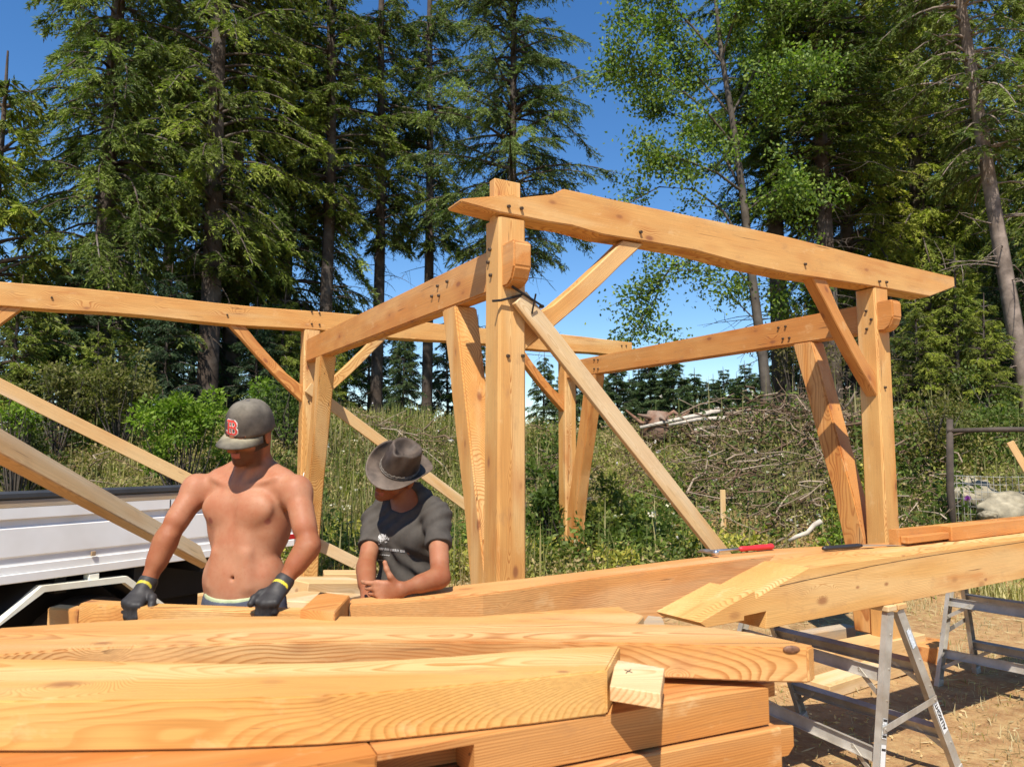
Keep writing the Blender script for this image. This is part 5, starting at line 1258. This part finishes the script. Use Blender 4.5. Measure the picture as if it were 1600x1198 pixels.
for sh, e, wv in ((sl_, el_, wl_), (sr_, er_, wr_)):
    fd.ell(sh + np.array([0, 0, -.012]), (.060, .062, .070), M1, .035)
    fd.cone(sh, e, .050, .041, .03); m = sh * .5 + e * .5
    fd.cone(sh * .62 + e * .38 + np.array([0, -.010, 0]), sh * .35 + e * .65 + np.array([0, -.012, 0]), .043, .042, .02)      # biceps
    fd.cone(e, wv, .040, .027, .02); fd.cone(e * .85 + wv * .15, e * .55 + wv * .45, .046, .039, .02)
hw = ((-.10, -.82, -.45), (0, -.5, .85), (1, .1, 0)); hw2 = ((-.28, -.78, -.50), (0, -.5, .85), (-1, .15, 0))
cur1 = ((52, 30, 12), (55, 30, 12), (56, 32, 12), (60, 34, 14)); cur2 = ((58, 42, 24), (60, 44, 24), (62, 46, 25), (66, 48, 26))
th1 = ((.75, -.6, -.25), (.35, -.75, -.6), (.1, -.6, -.8)); th2 = ((-.75, -.6, -.2), (-.5, -.8, -.4), (-.2, -.8, -.6))
hand(fd, wl_, *hw, cur1, th1); hand(fd, wr_, *hw2, cur2, th2)
u1 = (.05, -.38, .92); F1 = (-.38, -.82, -.36); MH1 = frame_of(F1, u1); H1 = A3(391, 677, 2.965)
fd.cone(L1(0, -.03, 1.47), H1 + MH1 @ np.array([0, -.03, -.05]), .062, .056, .03)
for s in (-1, 1): fd.cone(L1(s * .02, .06, 1.485), H1 + MH1 @ np.array([s * .05, -.02, -.04]), .014, .014, .02)
head(fd, H1, MH1)
# legs (under the trousers)
for s, dx in ((-1, -.10), (1, .10)):
    hp, kn, an = L1(s * .09, 0, .96), L1(s * .12, .03, .52), L1(s * .13, -.01, .10)
    fd.cone(hp, kn, .085, .055, .03); fd.cone(kn, an, .052, .036, .03)
for s in (-1, 1):
    fd.cone(L1(s * .070, .090, 1.21), L1(s * .082, .090, 1.09), .010, .010, .04)
for e, wv in ((el_, wl_), (er_, wr_)):
    fd.cone(e + np.array([.018, -.024, .0]), e * .4 + wv * .6 + np.array([.010, -.016, 0]), .020, .012, .014); fd.cone(e * .3 + wv * .7 + np.array([-.012, -.014, .0]), wv + np.array([-.012, -.012, 0]), .008, .010, .012)
x_, u_ = ray(363, 903); dd_ = np.array([x_, 1, u_]); tt_ = np.linspace(2.4, 3.2, 400)
for t_ in tt_:
    p_ = np.array([0, 0, CAMZ]) + dd_ * t_; i_ = np.round((p_ - fd.lo) / fd.h).astype(int)
    if (i_ >= 0).all() and (i_ < fd.d.shape).all() and fd.d[tuple(i_)] < 0: NAV = p_; break
fd.ell(NAV, (.0065, .030, .0075), M1, .009, cut=True)
def skincol(V, H, MH, arms, nips, beard):
    base = np.array((.40, .19, .105)); c = np.repeat(base[None], len(V), 0)
    for sh, e, wv in arms:
        for p, q, am in ((sh, e, .45), (e, wv, .9)):
            ab = q - p; t = np.clip((V - p) @ ab / (ab @ ab), 0, 1); d = np.linalg.norm(V - p - ab * t[:, None], axis=1)
            k = (1 - smooth(d, .055, .085)) * (am * (.4 + .6 * t) if am < .6 else am); c = c * (1 - k[:, None]) + np.array((.285, .108, .047)) * k[:, None]
    l = (V - H) @ MH
    k = smooth(l[:, 2], -.16, -.08) * (1 - smooth(np.linalg.norm(V - H, axis=1), .16, .2)); c = c * (1 - k[:, None]) + np.array((.29, .11, .052)) * k[:, None]
    lip = (np.abs(l[:, 0]) < .024) & (np.abs(l[:, 2] + .058) < .011) & (l[:, 1] > .09); c[lip] = (.38, .13, .10)
    if beard:
        k = (1 - smooth(l[:, 2], -.045, -.022)) * smooth(l[:, 2], -.135, -.115) * smooth(l[:, 1], -.01, .02) * (np.linalg.norm(V - H, axis=1) < .17)
        k = np.where(lip, 0, k); c = c * (1 - .78 * k[:, None]) + np.array((.06, .028, .014)) * .78 * k[:, None]
        k = (l[:, 1] < .05) * (l[:, 2] > -.05) * (np.linalg.norm(l * np.array([1, 1, 1]), axis=1) < .135) * (np.abs(l[:, 0]) < .0795)
        c = np.where((k > 0)[:, None], np.array((.035, .02, .012)), c)
        for s in (-1, 1):
            bw = (np.abs(l[:, 0] - s * .03) < .02) & (np.abs(l[:, 2] - .027) < .006) & (l[:, 1] > .07); c[bw] = (.04, .02, .012)
    for p in nips:
        d = np.linalg.norm(V - p, axis=1); k = (1 - smooth(d, .009, .017))[:, None]; c = c * (1 - k) + np.array((.27, .095, .065)) * k
    return c
nipA, nipB = L1(-.095, .110, 1.362), L1(.098, .105, 1.357)
V1, Q1 = fd.mesh()
def snap(p, px, py):
    """surface vertex nearest to the sight line through a pixel"""
    x, u = ray(px, py); d = np.array([x, 1, u]); d /= np.linalg.norm(d); o = np.array([0, 0, CAMZ]); w_ = V1 - o; t = w_ @ d
    e = np.linalg.norm(w_ - t[:, None] * d, axis=1); m = e < .01; return V1[m][np.argmin(t[m])]
nips = (snap(nipA, 325, 814), snap(nipB, 421, 817))
org1 = (float(c0[0]), float(c0[1]), g1)
cols = skincol(V1, H1, MH1, ((sl_, el_, wl_), (sr_, er_, wr_)), nips, True)
me = np_mesh('person', V1 - np.array(org1), Q1, 4, cols, True); me.materials.append(SKIN)
man1 = link('person', me, None, None, Matrix.Translation(org1))
tag(man1, 'bare-chested bearded man in a grey cap and black work gloves, looking down', 'person')
# trousers, waistband of the underwear, boots
fd = Field(c0 + np.array([-.34, -.30, -.02]), c0 + np.array([.34, .30, 1.2]), .007)
fd.ell(L1(0, 0, 1.0), (.178, .130, .145), M1, .03); fd.cone(L1(-.06, 0, .90), L1(.06, 0, .90), .12, .12, .03)
for s in (-1, 1):
    hp, kn, an = L1(s * .09, 0, .90), L1(s * .125, .03, .52), L1(s * .135, -.01, .10)
    fd.cone(hp, kn, .105, .078, .04); fd.cone(kn, an, .078, .070, .03)
fd.half(L1(0, .12, 1.034), np.array([0, 0, 1.0]) + f1 * .42)
JC = lambda V: np.clip(lerp((.06, .065, .085), (.11, .115, .14), (vnoise(V[:, 0] * 9, V[:, 2] * 9, 1, 3) + .5)[:, None]), 0, 1)
mesh_of('trousers', fd, JC, CLOTH, man1, org1)
fd = Field(c0 + np.array([-.3, -.3, .8]), c0 + np.array([.3, .3, 1.2]), .006)
fd.ell(L1(0, 0, 1.0), (.173, .124, .14), M1, .03); fd.ell(L1(0, .012, 1.14), (.151, .105, .18), M1, .03); fd.ell(L1(-.01, .052, 1.10), (.115, .059, .108), M1, .05)
fd.half(L1(0, .12, 1.043), np.array([0, 0, 1.0]) + f1 * .42); fd.half(L1(0, .12, 1.0), -(np.array([0, 0, 1.0]) + f1 * .42))
mesh_of('underwear_band', fd, lambda V: np.repeat(np.array([[.42, .46, .27]]), len(V), 0), CLOTH, man1, org1)
for s in (-1, 1):
    fd = Field(L1(s * .135, .05, 0) + np.array([-.2, -.22, g1 - .03]), L1(s * .135, .05, 0) + np.array([.2, .22, g1 + .25]), .007)
    a_ = L1(s * .135, -.03, g1 + .06); b_ = L1(s * .15, .16, g1 + .045); fd.cone(a_, b_, .055, .042, .02); fd.cone(a_, L1(s * .135, -.01, g1 + .18), .05, .052, .03)
    mesh_of('boot', fd, lambda V: np.repeat(np.array([[.12, .07, .035]]), len(V), 0), CLOTH, man1, org1)
# gloves
def glove(Wp, hw, cur, th, fore):
    fd = Field(Wp + np.array([-.13, -.20, -.20]), Wp + np.array([.13, .10, .10]), .0032)
    d = np.array(Vector(hw[0]).normalized()); fd.cone(Wp + (fore - Wp) * .14, Wp + d * .02, .036, .033, .012)
    hand(fd, Wp, *hw, cur, th, infl=.0032)
    def col(V):
        c = np.repeat(np.array([[.030, .026, .024]]), len(V), 0); t_ = (V - Wp) @ d
        k = (t_ > .002) & (t_ < .011) & ((V - Wp) @ np.array([0, -1, .25]) > .022); c[k] = (.60, .48, .03)
        k = t_ > .055; c[k] *= .75
        return c
    mesh_of('glove', fd, col, GLV, man1, org1)
glove(wl_, hw, cur1, th1, el_); glove(wr_, hw2, cur2, th2, er_)
# cap
CAPM = tinted('faded_cap_cloth', rough=.9, var=.25, scale=30, spec=.15)
def grid_mesh(name, P, cols, parent, org, mat, closed_u=True):
    nv, nu = P.shape[:2]; i = np.arange(nv - 1)[:, None] * nu; j = np.arange(nu if closed_u else nu - 1)[None]
    f = np.stack([i + j, i + (j + 1) % nu, i + nu + (j + 1) % nu, i + nu + j], -1).reshape(-1, 4)
    me = np_mesh(name, P.reshape(-1, 3) - np.array(org), f, 4, cols.reshape(-1, 3), True); me.materials.append(mat)
    return link(name, me, None, parent, Matrix.Translation(org))
def W1(a, b, c): return H1 + MH1 @ np.array([a, b, c])
ph = np.linspace(0, 2 * np.pi, 73)[:-1]; vv = np.linspace(0, 1, 22); PH, VV = np.meshgrid(ph, vv)
el = VV * np.pi / 2
front = np.clip(np.sin(PH), 0, 1)
rx, ry = .085, .101
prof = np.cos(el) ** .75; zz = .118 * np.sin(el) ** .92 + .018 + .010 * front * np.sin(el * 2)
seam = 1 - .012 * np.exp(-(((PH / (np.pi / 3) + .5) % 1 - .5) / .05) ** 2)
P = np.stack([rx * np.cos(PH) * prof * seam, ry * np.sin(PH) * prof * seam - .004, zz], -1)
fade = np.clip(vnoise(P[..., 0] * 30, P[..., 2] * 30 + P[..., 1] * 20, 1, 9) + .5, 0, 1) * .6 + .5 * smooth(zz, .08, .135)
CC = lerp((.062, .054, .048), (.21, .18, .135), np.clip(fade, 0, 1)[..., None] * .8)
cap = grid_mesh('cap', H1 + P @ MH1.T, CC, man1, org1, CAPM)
m = cap.modifiers.new('thick', 'SOLIDIFY'); m.thickness = .003
ph = np.linspace(R(14), R(166), 33); tt = np.linspace(0, 1, 9); PH, TT = np.meshgrid(ph, tt)
ext = .067 * np.sin(np.clip((PH - R(14)) / R(152), 0, 1) * np.pi) ** .42
a_ = (rx - .001) * np.cos(PH) * (1 + .02 * TT); b_ = ry * np.sin(PH) + ext * TT - .004
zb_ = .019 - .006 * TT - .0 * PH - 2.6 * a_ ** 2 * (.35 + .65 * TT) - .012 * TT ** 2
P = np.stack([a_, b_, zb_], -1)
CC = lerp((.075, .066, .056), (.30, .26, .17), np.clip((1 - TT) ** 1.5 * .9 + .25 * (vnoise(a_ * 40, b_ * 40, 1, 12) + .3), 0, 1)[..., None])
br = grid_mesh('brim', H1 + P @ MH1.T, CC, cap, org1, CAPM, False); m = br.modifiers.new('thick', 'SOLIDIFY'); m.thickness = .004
bm = bmesh.new(); cyl(bm, (0, 0, 0), Vector(MH1[:, 2]), .007, .005, 12); bm_obj('button', bm, plain('cap_button', (.10, .09, .08), .8), cap, Matrix.Translation(H1 + MH1 @ np.array([0, -.004, .138])))
# ornate letter on the cap front
ET_ = np.linspace(0, 1.5, 200); ZT_ = .118 * np.sin(ET_) ** .92 + .018 + .010 * np.sin(ET_ * 2)
def letterB(off, lift):
    bm = bmesh.new()
    def bar(x0, y0, x1, y1, w_):
        a_, b_ = Vector((x0, y0)), Vector((x1, y1)); d_ = (b_ - a_).normalized(); n_ = Vector((-d_.y, d_.x)) * (w_ / 2 + off); a2, b2 = a_ - d_ * off, b_ + d_ * off
        n = 6; L_, R_ = [], []
        for i in range(n + 1):
            p = a2.lerp(b2, i / n)
            for q, lst in ((p + n_, L_), (p - n_, R_)):
                # wrap on to the crown
                xx, yy = q.x * .060, .060 + q.y * .060; e_ = float(np.interp(yy, ZT_, ET_)); pr = math.cos(e_) ** .75
                ang = math.pi / 2 - xx / (ry * .95); lst.append(bm.verts.new(((rx * pr + lift) * math.cos(ang), (ry * pr + lift) * math.sin(ang) - .004, yy)))
        for i in range(n): bm.faces.new((L_[i], L_[i + 1], R_[i + 1], R_[i]))
    for s in ((-.28, -.42, -.28, .42, .16), (-.42, .42, .22, .42, .12), (-.45, -.42, .25, -.42, .12), (-.28, .03, .22, .03, .11),
              (.22, .42, .36, .30, .14), (.36, .30, .36, .14, .15), (.36, .14, .22, .03, .13), (.22, .03, .40, -.10, .13), (.40, -.10, .40, -.30, .16), (.40, -.30, .25, -.42, .13),
              (-.45, -.42, -.52, -.30, .10), (-.42, .42, -.50, .34, .10), (.02, -.40, .02, -.05, .06), (.02, .08, .02, .40, .06)): bar(*s)
    bmesh.ops.transform(bm, matrix=Matrix([list(MH1[i]) + [H1[i]] for i in range(3)] + [[0, 0, 0, 1]]), verts=bm.verts)
    bmesh.ops.transform(bm, matrix=Matrix.Translation(-Vector(org1)), verts=bm.verts); return bm
bm_obj('letter_outline', letterB(.045, .0032), plain('white_thread', (.75, .68, .62), .8), cap, Matrix.Translation(org1))
bm_obj('letter', letterB(0, .0046), plain('red_thread', (.62, .045, .03), .8), cap, Matrix.Translation(org1))

# ---- man in the T-shirt and the brimmed hat
yaw = R(31); f2 = np.array([-math.sin(yaw), -math.cos(yaw), 0]); r2 = np.array([math.cos(yaw), -math.sin(yaw), 0])
up2 = np.array(Vector((-.02, -.14, 1)).normalized()); f2 = f2 - up2 * (f2 @ up2); f2 /= np.linalg.norm(f2); r2 = np.cross(f2, up2); r2 /= np.linalg.norm(r2)
if r2[0] < 0: r2 = -r2
M2 = np.stack([r2, f2, up2], 1)
s2 = A3(637, 804, 3.42); z2 = 1.47; g2 = gz(s2[0], s2[1] + .1)
def L2(a, b, z): return s2 + r2 * a + f2 * b + up2 * (z - z2)
fd = Field(s2 + np.array([-.42, -.58, -1.42]), s2 + np.array([.42, .42, .45]), .0055)
torso(fd, L2, M2, w=.91)
sL, sR = A3(587, 813, 3.50), A3(683, 808, 3.31)
eL, eR = A3(572, 885, 3.30), A3(688, 902, 3.10)
wL, wR = A3(574, 938, 3.08), A3(627, 921, 2.985)
for sh, e, wv in ((sL, eL, wL), (sR, eR, wR)):
    fd.ell(sh, (.055, .057, .062), M2, .035); fd.cone(sh, e, .046, .039, .03)
    fd.cone(e, wv, .038, .026, .02); fd.cone(e * .85 + wv * .15, e * .5 + wv * .5, .041, .035, .02)
hwR = ((-1, -.10, -.05), (0, -1, .1), (.1, 0, 1)); cR = ((22, 32, 18), (38, 62, 32), (44, 68, 32), (48, 66, 30)); tR = ((-.55, -.25, .75), (-.45, 0, .9), (-.30, .1, 1))
hand(fd, wR, *hwR, cR, tR, sc=1.06)
hwL = ((.1, -.35, -.9), (-.3, .9, -.2), (1, 0, 0)); hand(fd, wL, *hwL, ((20, 20, 10),) * 4, ((.6, -.3, -.7), (.3, -.2, -.9), (.2, -.2, -1)))
U2 = np.array(Vector((.36, -.56, .74)).normalized()); F2 = (-.50, -.74, -.34); MH2 = frame_of(F2, U2)
HB = A3(624, 730, 3.32)                    # centre of the hat's base
H2 = HB - MH2[:, 2] * .045
fd.cone(L2(0, -.03, 1.47), H2 + MH2 @ np.array([0, -.03, -.05]), .058, .053, .03)
head(fd, H2, MH2)
for s in (-1, 1):
    hp, kn, an = L2(s * .09, -.02, .93), L2(s * .12, .0, .50), L2(s * .13, -.08, .16)
    kn[2] = g2 + .48; an[2] = g2 + .10; fd.cone(hp, kn, .085, .055, .03); fd.cone(kn, an, .052, .036, .03)
V1, Q1 = fd.mesh(); org2 = (float(s2[0]), float(s2[1] + .1), g2)
cols = skincol(V1, H2, MH2, ((sL, eL, wL), (sR, eR, wR)), (), False) * np.array((.98, .98, .98))
me = np_mesh('person', V1 - np.array(org2), Q1, 4, cols, True); me.materials.append(SKIN)
man2 = link('person', me, None, None, Matrix.Translation(org2))
tag(man2, 'man in a dark T-shirt and brimmed leather hat, leaning on the beam with one forearm', 'person')
# T-shirt
fd = Field(s2 + np.array([-.32, -.36, -.62]), s2 + np.array([.32, .34, .20]), .0055)
torso(fd, L2, M2, i=.010, w=.93, k=.035)
fd.ell(L2(0, .02, 1.08), (.16, .125, .20), M2, .03)
for sh, e, fr in ((sL, eL, .60), (sR, eR, .50)):
    q = sh + (e - sh) * fr; n_ = (e - sh) / np.linalg.norm(e - sh)
    fd.ell(sh + np.array([0, 0, .0]), (.062, .064, .070), M2, .03); fd.cone(sh, q + n_ * .06, .056, .058, .03, plane=(q, n_))
# creases
X_, Y_, Z_ = np.meshgrid(*fd.ax, indexing='ij')
ra = (X_ - s2[0]) * r2[0] + (Y_ - s2[1]) * r2[1]
band = smooth(s2[2] - Z_, .10, .22)
fd.d += (.0095 * np.sin((Z_ + .55 * ra) * 62 + 3 * np.sin(ra * 11)) * band * np.clip(ra * 5 + .5, 0, 1) + .0035 * np.sin((Z_ * .6 - ra) * 75 + 4 * np.sin(Z_ * 14)) + .004 * np.sin((Z_ * 1.2 + ra) * 34 + 2.5 * np.sin(ra * 23)) * band).astype(np.float32); del X_, Y_, Z_
fd.ell(L2(0, .035, 1.545), (.078, .085, .052), M2, .01, cut=True)
fd.half(s2 + np.array([0, 0, -.56]), np.array([0, 0, -1.0]))
SC = lambda V: np.repeat(np.array([[.070, .060, .050]]), len(V), 0) * (1 + .25 * vnoise(V[:, 0] * 8, V[:, 2] * 8, 1, 6)[:, None])
VS, QS = fd.mesh(); me = np_mesh('t_shirt', VS - np.array(org2), QS, 4, SC(VS), True); me.materials.append(CLOTH)
shirt = link('t_shirt', me, None, man2, Matrix.Translation(org2))
# faded print, laid on the cloth
from mathutils.bvhtree import BVHTree
bvh = BVHTree.FromPolygons([tuple(v) for v in VS], [tuple(int(x) for x in q) for q in QS])
bm = bmesh.new(); eye = Vector((0, 0, CAMZ))
def mark(px, py, w_, h_, ang=0):
    q = []
    for a_, b_ in ((-1, -1), (1, -1), (1, 1), (-1, 1)):
        dx, dy = a_ * w_ / 2, b_ * h_ / 2; x_, u_ = ray(px + dx * math.cos(ang) - dy * math.sin(ang), py + dx * math.sin(ang) + dy * math.cos(ang))
        hit = bvh.ray_cast(eye, Vector((x_, 1, u_)).normalized())
        if hit[0] is None: return
        q.append(bm.verts.new(hit[0] + hit[1] * .0025 - Vector(org2)))
    bm.faces.new(q)
rs = np.random.RandomState(3); x = 583.5
while x < 633:
    wd = rs.uniform(.9, 2.2); k = (x - 583) / 50; mark(x, 854.8 + 6.2 * k, wd, rs.uniform(3.2, 4.2) * (.8 + .3 * k), .12); x += wd + (rs.uniform(.5, 1) if rs.rand() < .85 else 2.2)
x = 586
while x < 609: wd = rs.uniform(.7, 1.8); mark(x, 864.5 + (x - 586) * .13, wd, 1.5, .12); x += wd + rs.uniform(.5, 1.4)
x = 592
while x < 600: wd = rs.uniform(.8, 1.5); mark(x, 874 + (x - 592) * .12, wd, 1.8, .12); x += wd + .5
for k in range(90):
    a_ = rs.uniform(-2.9, -.2) if k % 3 else rs.uniform(0, 6.28); r_ = rs.uniform(1, 10); mark(599 + r_ * math.cos(a_) * .9, 843 + r_ * math.sin(a_) * .9, rs.uniform(.8, 2.6), rs.uniform(.8, 2.2), a_)
bm_obj('faded_print', bm, plain('white_print', (.50, .48, .45), .9), shirt, Matrix.Translation(org2))
# trousers, boots
fd = Field(np.array(org2) + np.array([-.40, -.42, -.03]), np.array(org2) + np.array([.40, .40, 1.0]), .007)
fd.ell(L2(0, -.01, .93), (.175, .13, .13), M2, .03)
for s in (-1, 1):
    hp, kn, an = L2(s * .09, -.02, .90), L2(s * .12, .0, .50), L2(s * .13, -.08, .16); kn[2] = g2 + .48; an[2] = g2 + .09
    fd.cone(hp, kn, .105, .078, .04); fd.cone(kn, an, .078, .068, .03)
mesh_of('trousers', fd, lambda V: np.repeat(np.array([[.10, .085, .06]]), len(V), 0), CLOTH, man2, org2)
for s in (-1, 1):
    a_ = L2(s * .13, -.09, .16); a_[2] = g2 + .06; b_ = a_ + np.array([f2[0], f2[1], 0]) * .18; b_[2] = g2 + .045
    fd = Field(np.minimum(a_, b_) - .09, np.maximum(a_, b_) + np.array([.09, .09, .2]), .007); fd.cone(a_, b_, .055, .042, .02); fd.cone(a_, a_ + np.array([0, 0, .12]), .05, .052, .03)
    mesh_of('boot', fd, lambda V: np.repeat(np.array([[.09, .06, .035]]), len(V), 0), CLOTH, man2, org2)
# hat: brim curled up at the sides, pinched crown with a dent
HAT = tinted('worn_leather', rough=.6, var=.35, scale=22, spec=.25)
ph = np.linspace(0, 2 * np.pi, 97)[:-1]; rows = []; tn = []
a0, b0 = .078, .096
for t_ in np.linspace(1, 0, 12):          # brim from its rim to the crown
    c_, s_ = np.cos(ph), np.sin(ph); ext = .061 + .013 * np.abs(s_)
    sidec = np.abs(c_) ** 2.2; lift = .052 * sidec * t_ ** 1.9 - .016 * t_ ** 1.5 * np.clip(s_, 0, 1) - .006 * t_ * np.clip(-s_, 0, 1)
    shrink = 1 - .22 * sidec * t_
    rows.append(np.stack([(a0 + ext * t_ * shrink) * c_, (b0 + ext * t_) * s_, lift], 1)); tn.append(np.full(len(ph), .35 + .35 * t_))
HC = .112
for t_ in np.linspace(.06, 1, 14):        # wall of the crown
    c_, s_ = np.cos(ph), np.sin(ph); tp = 1 - .20 * t_ ** 1.6
    pinch = 1 - .22 * t_ ** 1.5 * (np.exp(-((ph - R(52)) / .38) ** 2) + np.exp(-((ph - R(128)) / .38) ** 2))
    hgt = HC * t_ * (1 + .10 * np.abs(c_) * t_ - .06 * np.clip(-s_, 0, 1) * t_)
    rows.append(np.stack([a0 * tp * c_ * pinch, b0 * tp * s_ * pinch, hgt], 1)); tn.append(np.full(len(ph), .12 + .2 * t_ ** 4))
top = rows[-1]
for t_ in np.linspace(.90, .02, 9):       # dented top
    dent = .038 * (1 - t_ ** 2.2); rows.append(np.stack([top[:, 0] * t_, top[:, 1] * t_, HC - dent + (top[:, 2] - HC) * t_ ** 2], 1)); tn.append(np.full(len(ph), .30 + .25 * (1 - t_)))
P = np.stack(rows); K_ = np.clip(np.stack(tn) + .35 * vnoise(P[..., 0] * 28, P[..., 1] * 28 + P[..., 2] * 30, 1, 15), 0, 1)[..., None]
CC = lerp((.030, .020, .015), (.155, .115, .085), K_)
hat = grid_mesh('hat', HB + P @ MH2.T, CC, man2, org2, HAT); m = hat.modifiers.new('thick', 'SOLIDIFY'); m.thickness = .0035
bm = bmesh.new(); pts = [HB + MH2 @ np.array([(a0 + .003) * math.cos(a_), (b0 + .003) * math.sin(a_), .0095]) - np.array(org2) for a_ in np.linspace(0, 2 * np.pi, 60)]
tube(bm, pts, .0045, 6, False); pts = [HB + MH2 @ np.array([(a0 + .0022) * math.cos(a_), (b0 + .0022) * math.sin(a_), .018 + .002 * math.sin(a_ * 25)]) - np.array(org2) for a_ in np.linspace(0, 2 * np.pi, 90)]
tube(bm, pts, .0035, 6, False); bm_obj('hat_band', bm, plain('braided_band', (.11, .09, .07), .7, var=.5, scale=60), hat, Matrix.Translation(org2))
